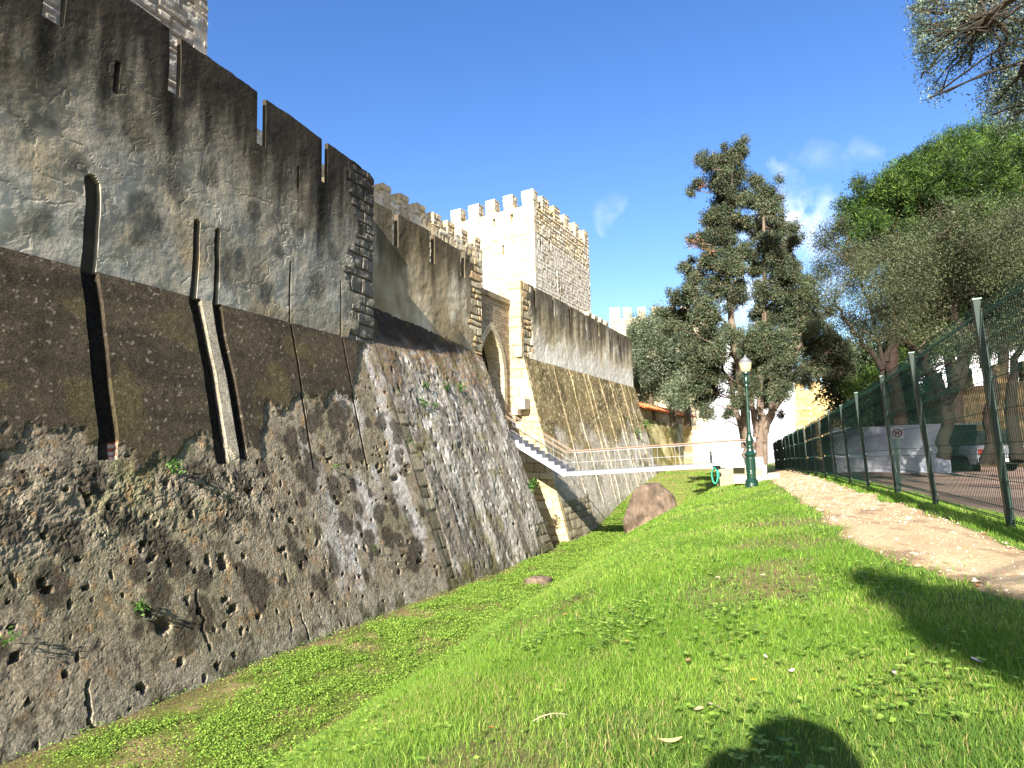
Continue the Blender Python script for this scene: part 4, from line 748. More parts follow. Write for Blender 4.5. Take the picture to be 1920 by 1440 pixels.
for i in range(17):
    a, b = fpts[i].copy(), fpts[i + 1].copy(); dv = b - a
    if pfirst is None: o = PM1.build('mesh_panel', FG, fe, local=True); pfirst = o
    else: o = pfirst.copy(); COL.objects.link(o); o.parent = fe
    la = (LEAN[i] + LEAN[i + 1]) / 2; z3 = np.array([la * DW[0], la * DW[1], 1.]); x3 = dv; y3 = np.cross(z3, x3 / np.linalg.norm(x3)); a = a + Zv * .05 - np.array(fe.location)
    o.matrix_basis = Matrix(((x3[0], y3[0], z3[0], a[0]), (x3[1], y3[1], z3[1], a[1]), (x3[2], y3[2], z3[2], a[2]), (0, 0, 0, 1)))
for i in range(18):
    p = fpts[i]; la = LEAN[i]; tp = p + np.array([la * DW[0], la * DW[1], 1.]) * (HT[i] + .04); ax = tp - p; hh = np.linalg.norm(ax); ax /= hh
    mb = MB(); sd = np.cross(DU, ax); sd /= np.linalg.norm(sd); mb.box((p + tp) / 2 - Zv * .05, ax, sd, DU, hh / 2 + .05, .024, .03); po = mb.build('post', FG, fe)
    mb = MB(); mb.box(tp + ax * .006, ax, sd, DU, .006, .032, .037); cp = mb.build('post_cap', mat('cap_grey', col=L(120, 140, 132), rough=.5), None); cp.parent = po
    if i in (3,): mb = MB(); mb.box(p + DU * .14 + DW * .06 + Zv * .4, Zv, sd, DU, .42, .02, .02); mb.build('gate_post', FG, fe)
# wind-break netting on the upper half of the farther panels
NET = bpy.data.materials.new('shade_net'); NET.use_nodes = True; b_ = NET.node_tree.nodes['Principled BSDF']; b_.inputs['Base Color'].default_value = (*L(8, 38, 31), 1); b_.inputs['Roughness'].default_value = .9
wv_ = NET.node_tree.nodes.new('ShaderNodeTexNoise'); wv_.inputs['Scale'].default_value = 2.; mr_ = NET.node_tree.nodes.new('ShaderNodeMapRange'); mr_.inputs['To Min'].default_value = .35; mr_.inputs['To Max'].default_value = .75; NET.node_tree.links.new(wv_.outputs[0], mr_.inputs[0]); NET.node_tree.links.new(mr_.outputs[0], b_.inputs['Alpha'])
for i in range(2, 7):
    a, b = fpts[i], fpts[i + 1]; off = DW * .05; n = 14; V = []
    for t in np.linspace(0, 1, n):
        p = a * (1 - t) + b * t + off + DW * (.012 * math.sin(t * 19 + i)); la = LEAN[i] * (1 - t) + LEAN[i + 1] * t; ax = np.array([la * DW[0], la * DW[1], 1.])
        lo_ = [1.08, 1.06, 1.0, .95, .95][i - 2] + .03 * math.sin(t * 7 + i) ; V += [p + ax * lo_, p + ax * 1.66]
    mesh('shade_net', np.array(V), [(2 * k, 2 * k + 2, 2 * k + 3, 2 * k + 1) for k in range(n - 1)], NET, fe)
# ------------------------------------------------------------------ yard beyond the fence
def sheetq(name, A, Bq, C, D_, fn, label, cat, step=.08, m=SH):
    o = quadface(name, A, Bq, C, D_, fn, None, m, (0.02, .05, 0), step); return tag(o, label, cat)
A_ = onY(1555, 884, 25.5); B_ = onY(1783, 874, 23.2); gz = -1.02; A_[2] = float(ground_z(A_[0], A_[1])) - .0; B_[2] = float(ground_z(B_[0], B_[1])) - .0
C_ = onY(1776, 794, 23.3); D_ = onY(1555, 803, 25.5)
def hoard(U, Z): f = fbm(U * .9, Z * .7, 290, 4); return .10 * (f - .5) + .02 * np.sin(U * 9), mixc(L(186, 190, 202), L(228, 230, 236), sst(.3, .7, f))
sheetq('hoarding_sheet', A_, B_, C_, D_, hoard, 'long white tarpaulin screen standing in the yard behind the fence', 'screen')
sc_ = onY(1683.5, 812, 23.9); sn = thing('prohibition_sign', 'small square white sign with a red ring and dark figure', 'sign', sc_)
Xs = (B_ - A_); Xs[2] = 0; Xs /= np.linalg.norm(Xs); Ns = np.array([Xs[1], -Xs[0], 0]); Ns = Ns if Ns[1] < 0 else -Ns; 
mb = MB(); mb.c = L(236, 236, 240); mb.box(sc_ + Ns * .15, Xs, Zv, Ns, .19, .19, .008); mb.build('plate', PL, sn)
def discs(mb, c, r0_, r1_, n=28, off=0.):
    V = []; 
    for k in range(n): t = 2 * math.pi * k / n; V += [c + Xs * math.cos(t) * r0_ + Zv * math.sin(t) * r0_, c + Xs * math.cos(t) * r1_ + Zv * math.sin(t) * r1_]
    mb.add(V, [(2 * k, 2 * k + 1, 2 * ((k + 1) % n) + 1, 2 * ((k + 1) % n)) for k in range(n)])
mb = MB(); mb.c = L(150, 24, 34); c2 = sc_ + Ns * .163; discs(mb, c2, .115, .155); mb.box(c2 + Ns * .003, (Xs - Zv) / math.sqrt(2), (Xs + Zv) / math.sqrt(2), Ns, .13, .015, .002); mb.build('ring', mat('sign_red', attr=True, rough=.5), sn)
mb = MB(); mb.c = L(40, 26, 30); mb.box(c2 - Zv * .0 - Xs * .01, Xs, Zv, Ns, .06, .028, .0015); mb.box(c2 + Xs * .055 + Zv * .035, Xs, Zv, Ns, .025, .022, .0015)
for lx_ in (-.06, -.035, .02, .04): mb.box(c2 + Xs * lx_ - Zv * .05, Xs, Zv, Ns, .008, .03, .0015)
mb.build('figure', mat('sign_dark', attr=True, rough=.5), sn)
# dark battlemented wall at the back of the yard
dw = thing('battlement_wall', 'dark shaded wall with square merlons behind the yard trees', 'castle wall', onY(1800, 860, 36))
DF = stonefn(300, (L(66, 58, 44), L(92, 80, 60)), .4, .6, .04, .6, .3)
A_ = onY(1600, 760, 42); B_ = onY(1990, 740, 30); z0 = 3.0; wall_face(dw, 'wall', A_, B_, -1.3, z0, DF, (.3, 1., 0), .2)
Dd = B_ - A_; Dd[2] = 0; ln_ = np.linalg.norm(Dd); Dd /= ln_
k = .3
while k < ln_ - 1: P0 = A_ + Dd * k; P1 = A_ + Dd * (k + .95); P0[2] = P1[2] = z0; merlon(dw, P0, P1, np.array([.3, .7, 0.]), .95, DF); k += 1.75
# pale building seen through the trees
pb = thing('pale_building', 'long pale plastered building glimpsed through the trees beyond the fence', 'building', onY(1820, 860, 72))
A_ = onY(1610, 800, 76); B_ = onY(2150, 780, 66); zt_b = onY(1750, 655, 72)[2]; wall_face(pb, 'wall', A_, B_, -1.5, zt_b, plainfn(320, L(222, 222, 228), L(240, 240, 244)), (0, 8., 0), .5, PL)
Dd2 = B_ - A_; Dd2[2] = 0; l2 = np.linalg.norm(Dd2); Dd2 /= l2; mb = MB(); mb.c = L(150, 96, 70); c_ = (A_ + B_) / 2; mb.box((c_[0], c_[1] + 4, zt_b + .12), Dd2, Zv, np.array([Dd2[1], -Dd2[0], 0]), l2 / 2 + .2, .12, 4.6); mb.build('roof', WM, pb)
for k in range(5):
    q = A_ + Dd2 * (3 + k * 6.2); mb = MB(); mb.c = L(70, 76, 86); mb.box((q[0], q[1] - .05, 5.4), Dd2, Zv, np.array([Dd2[1], -Dd2[0], 0]), .55, .85, .14); mb.build('window', mat('window_glass', attr=True, rough=.2), pb)
# shelter with dark sides and a parked car
sh = thing('shelter', 'dark lean-to shelter with a flat roof beside the white screen', 'shelter', onY(1810, 870, 25))
a = onY(1776, 878, 25); b = onY(1838, 876, 25); zg = float(ground_z(a[0], a[1])); mb = MB(); mb.c = L(14, 16, 15)
mb.abox(a[0], b[0], 25, 27.5, zg, zg + 1.75); mb.build('body', mat('dark_board', attr=True, rough=.8, noise=[(3, .6, 1.3, 4)]), sh)
mb = MB(); mb.c = L(90, 96, 92); mb.abox(a[0] - .15, b[0] + .12, 24.7, 27.6, zg + 1.751, zg + 1.83); mb.build('roof', mat('dark_board', attr=True), sh)
mb = MB(); mb.c = L(190, 188, 214); mb.abox(b[0] - .50, b[0] - .30, 24.97, 24.99, zg + 1.05, zg + 1.4); mb.build('notice', PL, sh)
mb = MB(); mb.c = L(150, 30, 28); mb.tube([(a[0] + .75, 24.9, zg + .55), (a[0] + .75, 24.9, zg + .95)], [.1, .09], 12); mb.tube([(a[0] + .75, 24.9, zg + .95), (a[0] + .75, 24.9, zg + 1.03)], [.05, .02], 8); o = mb.build('fire_extinguisher', mat('sign_red', attr=True), None); tag(o, 'red cylinder standing against the dark shelter wall', 'extinguisher')
def car():
    c0 = onY(1880, 872, 24.); zg = float(ground_z(c0[0], c0[1])); t = thing('parked_car', 'dark parked car with pale rear end seen through the mesh fence', 'car', (c0[0], c0[1], zg))
    CP = mat('car_paint', attr=True, rough=.25, spec=.6); x0, y0 = c0[0], c0[1]
    def prof(pts, y0_, y1_, c, name, m):   # cross section in x-z (car seen from behind), extruded along y with taper
        mb = MB(); mb.c = c; n = len(pts); V = [(x0 + x, y0_, zg + z) for x, z in pts] + [(x0 + x, y1_, zg + z) for x, z in pts]
        mb.add(V, [tuple(range(n)), tuple(range(2 * n - 1, n - 1, -1))] + [(i, n + i, n + (i + 1) % n, (i + 1) % n) for i in range(n)]); return mb.build(name, m, t)
    prof([(-.82, .28), (.82, .28), (.88, .5), (.86, .85), (.78, .95), (-.78, .95), (-.86, .85), (-.88, .5)], y0, y0 + 4.1, L(120, 122, 128), 'body', CP)
    prof([(-.76, .953), (.76, .953), (.60, 1.42), (.5, 1.48), (-.5, 1.48), (-.60, 1.42)], y0 + .25, y0 + 2.9, L(34, 38, 42), 'cabin', CP)
    mb = MB(); mb.c = L(18, 22, 26); mb.abox(x0 - .56, x0 + .56, y0 + .235, y0 + .246, zg + 1.0, zg + 1.38); mb.build('rear_window', CP, t)
    mb = MB(); mb.c = L(30, 30, 32); mb.abox(x0 - .84, x0 + .84, y0 - .06, y0 + .1, zg + .3, zg + .5); mb.build('bumper', CP, t)
    for s in (-1, 1):
        mb = MB(); mb.c = L(120, 20, 20); mb.abox(x0 + s * .72 - .12, x0 + s * .72 + .12, y0 - .02, y0 - .003, zg + .62, zg + .82); mb.build('tail_light', CP, t)
        for yy in (y0 + .75, y0 + 3.3):
            mb = MB(); mb.c = L(22, 22, 24); mb.tube([(x0 + s * .68, yy, zg + .31), (x0 + s * .89, yy, zg + .31)], .31, 20); w = mb.build('wheel', mat('tyre_rubber', attr=True, rough=.9), t)
    mb = MB(); mb.c = L(220, 220, 210); mb.abox(x0 - .25, x0 + .25, y0 - .075, y0 - .062, zg + .36, zg + .47); mb.build('number_plate', CP, t)
car()
# ------------------------------------------------------------------ foliage
LEAFM = lambda name, tr=.25, rough=.6, spec=.3: mat(name, attr=True, rough=rough, spec=spec, trans=tr)
def leaf_mesh(name, C, Nn, Up, Lh, Wh, colr, m, parent):
    """rhombic leaves: centre C, long axis Up, half length Lh, half width Wh"""
    n = len(C); Up = Up / (np.linalg.norm(Up, axis=1)[:, None] + 1e-9); S = np.cross(Up, Nn); S /= np.linalg.norm(S, axis=1)[:, None] + 1e-9
    Lh = np.broadcast_to(Lh, (n,))[:, None]; Wh = np.broadcast_to(Wh, (n,))[:, None]
    V = np.stack([C - Up * Lh, C + S * Wh, C + Up * Lh, C - S * Wh], 1).reshape(-1, 3); Fq = np.arange(4 * n).reshape(n, 4)
    return mesh(name, V, Fq, m, parent, col=np.repeat(colr, 4, 0))
def rand_dirs(R, n): d = R.normal(size=(n, 3)); return d / np.linalg.norm(d, axis=1)[:, None]
def crown(name, clumps, per, lh, wh, cols_, m, parent, seed, sprig=.12, nsp=14, droop=0., shell=.45, flat=1.):
    """clumps (x,y,z,r): each filled with sprigs, each sprig a tuft of leaves"""
    R = np.random.default_rng(seed); CC, UU, KK = [], [], []
    for (x, y, z, r) in clumps:
        n = max(4, int(per * r * r)); d = rand_dirs(R, n); rad = r * R.uniform(shell, 1.0, n) ** .7 * (1 + .25 * (fbm(d[:, 0] * 2.2 + x, d[:, 2] * 2.2 + y, seed, 2) - .5) * 4)
        c = np.array([x, y, z]) + d * rad[:, None] * np.array([1, 1, flat]); tone = R.normal(0, .14, n) + R.uniform(-.34, .22)
        k = R.integers(0, len(cols_), n); od = d * .8 + rand_dirs(R, n) * .7; od[:, 2] -= droop
        cc = np.repeat(c, nsp, 0) + R.normal(0, sprig, (n * nsp, 3)); uu = np.repeat(od, nsp, 0) + rand_dirs(R, n * nsp) * .8
        col = np.array(cols_)[np.repeat(k, nsp)] * np.clip(1 + np.repeat(tone, nsp) + R.normal(0, .16, n * nsp), .4, 1.9)[:, None]
        CC.append(cc); UU.append(uu); KK.append(col)
    CC = np.concatenate(CC); UU = np.concatenate(UU); KK = np.concatenate(KK); n = len(CC)
    return leaf_mesh(name, CC, rand_dirs(R, n), UU, lh * R.uniform(.6, 1.3, n), wh * R.uniform(.7, 1.2, n), KK, m, parent)
BARK = mat('bark', attr=True, rough=.95, noise=[(5, .7, 1.25, 5), (30, .8, 1.2, 3)], bump=[(14, .03, 5)], spec=.1)
def wig(a, b, n, amp, R): 
    a = np.array(a, float); b = np.array(b, float); return [a * (1 - t) + b * t + R.normal(0, amp, 3) * math.sin(math.pi * t) * np.linalg.norm(b - a) for t in np.linspace(0, 1, n)]
def limbs(mb, trunkpts, clumps, seed, r0=.05, amp=.05, every=1, c=(120, 104, 88), up=1.2):
    R = np.random.default_rng(seed); tp = np.array(trunkpts); mb.c = L(*c)
    for i, (x, y, z, r) in enumerate(clumps):
        if i % every: continue
        p = np.array([x, y, z]); dd = np.linalg.norm(tp - p, axis=1) + np.maximum(0, tp[:, 2] - (p[2] - .3 * up)) * 2.5; q = tp[np.argmin(dd)]
        mb.tube(wig(q, p, 6, amp, R), np.linspace(r0 * (.6 + .25 * r), .012, 6), 5, False)
    for _ in range(7): e = p + R.normal(0, r * .62, 3); mb.tube(wig(p, e, 4, .08, R), np.linspace(.018, .006, 4), 4, False)
def clp(lst, Y, seed, jy=1.0, f=1.0):
    R = np.random.default_rng(seed); o = []
    for t in lst: x, y, r = t[:3]; Yy = Y + R.normal(0, jy) + (t[3] if len(t) > 3 else 0); p = onY(x, y, Yy); o.append((*p, r * Yy / F * f))
    return o
# the old cypress with several stems
Yc = 33.
cyl = [(1385, 287, 17), (1362, 300, 20), (1312, 300, 11), (1326, 306, 13), (1342, 308, 15), (1375, 328, 28), (1345, 342, 22), (1362, 372, 26), (1336, 408, 22), (1370, 418, 26), (1350, 448, 28), (1320, 455, 16), (1298, 450, 8), (1335, 490, 26), (1372, 500, 24), (1303, 520, 18), (1345, 538, 30), (1300, 556, 22), (1322, 585, 28), (1384, 556, 20), (1276, 562, 14), (1330, 622, 24), (1288, 598, 22), (1255, 590, 18), (1262, 612, 14), (1372, 632, 18), (1352, 400, 20), (1390, 470, 14), (1283, 500, 10), (1310, 345, 10), (1296, 362, 7)]
cyr = [(1418, 345, 16), (1438, 362, 18), (1408, 378, 18), (1450, 392, 20), (1430, 420, 26), (1463, 432, 17), (1440, 460, 28), (1470, 472, 20), (1424, 500, 20), (1465, 510, 30), (1488, 520, 15), (1432, 548, 22), (1480, 558, 32), (1513, 552, 16), (1442, 592, 28), (1490, 602, 34), (1528, 598, 24), (1425, 640, 34), (1395, 662, 26), (1458, 648, 36), (1510, 648, 32), (1552, 636, 26), (1583, 655, 18), (1420, 690, 34), (1468, 690, 32), (1388, 700, 24), (1440, 718, 28), (1403, 735, 20), (1458, 735, 18), (1383, 752, 14), (1368, 772, 10), (1520, 692, 18), (1556, 686, 22), (1590, 690, 16), (1488, 450, 12), (1440, 745, 18), (1500, 570, 24), (1545, 665, 20)]
cyx = [(1308, 668, 24), (1318, 700, 26), (1332, 728, 22), (1318, 752, 16), (1345, 660, 18), (1298, 640, 20), (1345, 700, 14), (1305, 725, 18), (1322, 775, 10)]
cyp = thing('cypress_tree', 'tall ragged dark cypress with several pale stems beside the lamp', 'tree', onY(1415, 880, Yc))
gb_ = onY(1418, 886, Yc); gb_[2] = float(ground_z(gb_[0], gb_[1])) - .1
def tk(pts, Y=Yc): return [gb_ if p is None else onY(p[0], p[1], Y + (p[2] if len(p) > 2 else 0)) for p in pts]
R_ = np.random.default_rng(3)
def dens(pts, k=5): P = np.array(pts); o = []; [o.extend([P[i] * (1 - t) + P[i + 1] * t for t in np.linspace(0, 1, k, endpoint=False)]) for i in range(len(P) - 1)]; o.append(P[-1]); return o
tks = [(tk([(1408, 886), (1398, 800), (1388, 700), (1372, 600), (1366, 500), (1362, 400), (1378, 300)]), .27, .05), (tk([(1424, 888), (1426, 800), (1424, 720), (1432, 600), (1434, 480), (1432, 350)]), .24, .05), (tk([(1428, 884), (1436, 790), (1462, 730), (1490, 660), (1530, 610)]), .18, .04), (tk([(1418, 820), (1408, 740), (1400, 640), (1345, 590)]), .16, .04), (tk([(1430, 830), (1448, 770), (1500, 690), (1560, 655)]), .17, .04), (tk([(1396, 840, .5), (1372, 720, .6), (1335, 660, 1)]), .16, .04)]
mb = MB(); allp = []
for pts, ra, rb in tks:
    d_ = dens(pts, 5); d_ = [p + R_.normal(0, .05, 3) for p in d_]; d_[0] = np.array(pts[0]); allp += d_; mb.c = L(112, 98, 86); mb.tube(d_, np.linspace(ra, rb, len(d_)), 10, False)
mb.build('trunk', BARK, cyp, smooth=True)
CG = [L(66, 78, 54), L(82, 92, 66), L(54, 66, 46), L(98, 92, 70), L(72, 84, 60)]
cc = clp(cyl, Yc, 1, 1.0) + clp(cyr, Yc, 2, 1.2) + clp(cyx, Yc, 4, .9)
extra = [(x + R_.normal(0, r * .8), y + R_.normal(0, r * .6), z + R_.normal(0, r * .8), r * R_.uniform(.25, .5)) for (x, y, z, r) in cc for _ in range(5)]
mb = MB(); limbs(mb, allp, cc, 5, .06, .05, 1, (116, 98, 84)); mb.build('branches', BARK, cyp)
crown('crown', [(x, y, z, r * 1.06) for x, y, z, r in cc] + extra, 700, .056, .024, CG, LEAFM('cypress_leaf', .1), cyp, 6, .09, 12, .15, .15)
crown('dry_foliage', clp([(1300, 456, 14), (1312, 350, 8), (1330, 468, 8)], Yc - .8, 7, .3), 160, .06, .02, [L(130, 88, 62), L(150, 104, 80)], LEAFM('dry_leaf', .1), cyp, 8, .1, 8, 0, .3)
# grey olives behind the tiled wall
ol_ = thing('olive_tree', 'dense grey green olive tree above the tiled coping', 'tree', onY(1245, 760, 60))
oc = clp([(1210, 625, 34), (1245, 605, 32), (1185, 660, 24), (1225, 665, 42), (1265, 650, 36), (1200, 700, 30), (1245, 710, 40), (1285, 690, 30), (1215, 735, 26), (1270, 740, 28), (1195, 625, 20), (1265, 612, 22), (1295, 720, 22), (1185, 720, 18)], 60, 11, 1.5)
mb = MB(); mb.c = L(90, 80, 66); tt_ = []
for (a_, b_2) in (((1225, 800), (1215, 700)), ((1262, 800), (1255, 690)), ((1290, 800), (1285, 700))): d_ = dens([onY(*a_, 60), onY(*b_2, 60)], 6); tt_ += d_; mb.tube(d_, np.linspace(.35, .15, len(d_)), 8, False)
limbs(mb, tt_, oc, 12, .12, .05, 1, (86, 76, 62)); mb.build('trunk', BARK, ol_)
OG = [L(84, 98, 72), L(108, 118, 94), L(66, 80, 56), L(96, 106, 82), L(128, 134, 114)]
crown('crown', oc, 170, .12, .036, OG, LEAFM('olive_leaf', .12, .5, .15), ol_, 13, .25, 14, .1, .35)
# umbrella pine at the right
pn = thing('pine_tree', 'big bright green umbrella pine rising behind the grey olives', 'tree', onY(1740, 800, 34))
pc = clp([(1628, 385, 34), (1612, 345, 18), (1660, 350, 36), (1640, 420, 30), (1700, 320, 40), (1690, 380, 45), (1745, 300, 40), (1740, 360, 48), (1790, 275, 40), (1790, 340, 50), (1835, 262, 42), (1850, 325, 52), (1890, 260, 44), (1905, 320, 50), (1950, 300, 60), (1660, 450, 30), (1710, 440, 40), (1770, 420, 48), (1830, 410, 50), (1890, 400, 52), (1960, 400, 60), (1720, 500, 40), (1790, 500, 50), (1850, 490, 50), (1910, 500, 55), (1740, 560, 40), (1800, 580, 45), (1860, 570, 45), (1700, 600, 22), (1920, 580, 50), (1690, 560, 22), (1605, 395, 14), (1765, 330, 40), (1815, 300, 38), (1760, 640, 34), (1690, 655, 22), (1720, 630, 26), (1660, 690, 22), (1630, 700, 18), (1690, 700, 20)], 34, 14, 2.2)
mb = MB(); mb.c = L(52, 42, 36); tt_ = []
for pts in ([(1800, 860), (1790, 720), (1765, 600), (1740, 450)], [(1790, 730), (1830, 600), (1850, 450)], [(1890, 860), (1880, 700), (1890, 500)], [(1700, 860), (1672, 690), (1680, 560), (1690, 470)]):
    d_ = dens([onY(*p, 33) for p in pts], 5); tt_ += d_; mb.tube(d_, np.linspace(.36, .14, len(d_)), 8, False)
limbs(mb, tt_, pc, 15, .06, .05, 1, (70, 54, 44)); mb.build('trunk', BARK, pn)
PG = [L(44, 68, 24), L(62, 90, 30), L(30, 50, 20), L(90, 114, 42)]
crown('crown', pc + [(x, y + 1.5, z - .5, r * 1.1) for x, y, z, r in pc], 170, .11, .017, PG, LEAFM('pine_needle', .15), pn, 16, .15, 26, -.25, .25)
# wispy olives in front of the pine
def olive(label, lst, Y, trunks, seed, per=70, lh=.055, wh=.014, jy=1.2, nsp=14, spr=.16, grp='grey olive trees behind the fence', f=1., shell=.15, tr_r=.16, colr=None, ex=2):
    t = thing('olive_tree', label, 'tree', onY(trunks[0][0][0], trunks[0][0][1], Y), None); c_ = clp(lst, Y, seed, jy, f); R = np.random.default_rng(seed + 50)
    c_ = c_ + [(x + R.normal(0, r), y + R.normal(0, r * .6), z + R.normal(0, r), r * R.uniform(.3, .6)) for (x, y, z, r) in c_ for _ in range(ex)]
    mb = MB(); mb.c = L(48, 42, 36); tt_ = []
    for pts in trunks: d_ = dens([onY(p[0], p[1], Y) for p in pts], 5); d_ = [p + R.normal(0, .05, 3) for p in d_]; tt_ += d_; mb.tube(d_, np.linspace(tr_r, tr_r * .35, len(d_)), 8, False)
    mb.build('trunk', BARK, t, smooth=True); mb = MB(); limbs(mb, tt_, c_, seed + 1, .025, .06, 1, (92, 82, 68)); mb.build('branches', BARK, t)
    crown('crown', c_, per, lh, wh, colr or [L(62, 72, 46), L(82, 90, 62), L(46, 56, 34), L(98, 102, 78), L(60, 62, 44)], LEAFM('olive_leaf', .12, .5, .15), t, seed + 2, spr, nsp, .1, shell); return t
olive('thin grey olive tree with see-through crown between the cypress and the pine', [(1545, 455, 24), (1570, 490, 30), (1540, 510, 28), (1600, 470, 28), (1600, 530, 34), (1560, 560, 30), (1525, 540, 22), (1625, 500, 30), (1630, 560, 34), (1590, 600, 30), (1650, 610, 30), (1620, 630, 26), (1560, 440, 18), (1655, 540, 34), (1580, 420, 16)], 27, [[(1665, 860), (1660, 700), (1640, 600), (1610, 520)], [(1655, 690), (1600, 620), (1560, 560)], [(1660, 680), (1690, 600), (1680, 520)]], 20, per=230, lh=.055, wh=.016, tr_r=.12)
olive('big tangled grey olive tree hanging above the near fence panels', [(1665, 480, 36), (1705, 465, 36), (1730, 490, 46), (1690, 520, 45), (1765, 460, 36), (1790, 500, 55), (1740, 540, 45), (1840, 470, 50), (1830, 540, 50), (1890, 500, 55), (1880, 570, 45), (1780, 580, 42), (1930, 450, 60), (1940, 540, 60), (1820, 610, 34), (1880, 430, 34), (1910, 620, 40), (1735, 440, 20), (1800, 440, 30), (1760, 625, 28), (1700, 560, 40), (1740, 600, 40), (1790, 640, 34), (1850, 620, 44), (1900, 560, 50), (1960, 600, 60), (1880, 460, 46), (1835, 430, 30), (1680, 620, 26), (1925, 430, 40), (1720, 655, 24), (1850, 665, 26), (1650, 580, 30)], 17.5, [[(1770, 868), (1778, 760), (1800, 650), (1790, 560), (1760, 480)], [(1798, 660), (1850, 580), (1880, 500)], [(1778, 750), (1730, 680), (1700, 640)], [(1850, 868), (1862, 740), (1850, 640), (1860, 520)], [(1905, 868), (1900, 720), (1925, 600)]], 24, per=640, lh=.034, wh=.010, jy=1.0, tr_r=.17)
# olive standing just outside the frame: its boughs hang over the top right corner and throw the near shadow
nr = thing('olive_tree', 'dark olive boughs hanging into the upper corner over the fence', 'tree', (6.6, 3.0, -.6))
bc = clp([(1735, 20, 26), (1770, 55, 34), (1740, 90, 26), (1725, 45, 20), (1745, 125, 20), (1755, 155, 14), (1800, 20, 38), (1830, 70, 34), (1800, 110, 26), (1860, 20, 42), (1900, 60, 46), (1870, 130, 32), (1890, 170, 40), (1915, 120, 40), (1860, 185, 24), (1900, 215, 32), (1935, 200, 46), (1790, -30, 50), (1870, -40, 60), (1940, 20, 60), (1720, 70, 12), (1760, 172, 8), (1715, 20, 12)], 8.5, 30, .45)
R = np.random.default_rng(31); bc2 = bc + [(x + R.normal(0, r), y + R.normal(0, r * .6), z + R.normal(0, r), r * R.uniform(.35, .6)) for (x, y, z, r) in bc for _ in range(2)]
SHD = []
for (px, py, t_, r) in ((1640, 1082, 7, .09), (1690, 1105, 7, .16), (1750, 1128, 7, .22), (1810, 1160, 7.2, .26), (1870, 1195, 7.2, .30), (1930, 1205, 7, .32), (1990, 1195, 7.4, .4)):
    g_ = onz(px, py, -.64); SHD.append((*(g_ - LD * t_), r * .8))
trk = dens([np.array(p) for p in ((6.6, 3.0, -.6), (6.5, 3.0, 1.2), (6.3, 3.6, 2.8), (6.0, 5.2, 4.2), (6.0, 7.0, 5.2), (6.0, 7.8, 5.3))], 5); trk2 = dens([np.array(p) for p in ((6.5, 3.0, 1.2), (5.2, 1.0, 2.6), (3.6, -2.0, 3.2), (1.8, -3.6, 3.4))], 5)
mb = MB(); mb.c = L(88, 78, 66); mb.tube(trk, np.linspace(.22, .03, len(trk)), 10, False); mb.tube(trk2, np.linspace(.16, .04, len(trk2)), 8, False); mb.build('trunk', BARK, nr, smooth=True)
mb = MB(); limbs(mb, trk, bc2, 33, .014, .05, 1, (62, 56, 48)); limbs(mb, trk2, SHD, 34, .03, .05, 1); mb.build('branches', BARK, nr)
crown('crown', bc2, 1250, .024, .0075, [L(74, 88, 70), L(98, 112, 92), L(58, 70, 54), L(128, 138, 118)], LEAFM('olive_leaf', .12, .5, .15), nr, 35, .06, 14, .2, .15)
crown('lower_bough', SHD, 3600, .035, .012, [L(74, 88, 70), L(98, 112, 92)], LEAFM('olive_leaf', .12, .5, .15), nr, 36, .05, 14, .1, .1)
# dark undergrowth along the yard wall
hd = crown('undergrowth', [(*onY(x, y, 38), r) for x, y, r in ((1600, 770, 1.3), (1640, 775, 1.5), (1680, 768, 1.6), (1720, 776, 1.6), (1760, 780, 1.5), (1800, 790, 1.5), (1850, 800, 1.6), (1900, 790, 1.8), (1620, 740, 1.1), (1575, 720, 1.3), (1590, 690, 1.3), (1610, 710, 1.6), (1650, 720, 1.8), (1700, 735, 1.6), (1640, 670, 1.4))], 90, .12, .05, [L(40, 54, 30), L(52, 64, 36), L(34, 44, 26)], LEAFM('shrub_leaf', .1), None, 40, .25, 14, 0, .3)
tag(hd, 'dark leafy shrubs massed behind the white screen', 'shrubs'); hd['kind'] = 'stuff'
# small weeds rooted in the wall
def weed(P_, n, seed, label, sc=1.):
    R = np.random.default_rng(seed); C = np.array(P_) + R.normal(0, .07 * sc, (n, 3)); U_ = rand_dirs(R, n) + np.array([.6, -.2, .5])
    o = leaf_mesh('weed', C, rand_dirs(R, n), U_, .05 * sc, .022 * sc, np.array([L(66, 100, 40), L(84, 120, 50), L(54, 86, 34)])[R.integers(0, 3, n)], LEAFM('weed_leaf', .3), None); return tag(o, label, 'weed', 'weeds rooted in the castle wall')
def wallpt(x, y):
    a = onpl(x, y, T, NB); return a + NB * .1
for i, (x, y, n, lb, sc) in enumerate(((322, 878, 60, 'green leafy weed below the second chase of the near wall', 1.1), (255, 1140, 60, 'bushy green weed low on the pitted near wall', .9), (12, 1200, 30, 'green weed at the frame edge low on the pitted wall', .8), (625, 878, 30, 'thin green weed between the two narrow chases of the near wall', .9), (697, 1028, 14, 'tiny green weed in the lower middle of the rubble slope', .7))): weed(wallpt(x, y), n, 60 + i, lb, sc)
NM = np.array([.87, -.40, .30]); NM /= np.linalg.norm(NM); MIDP = (T + B + E + B2) / 4
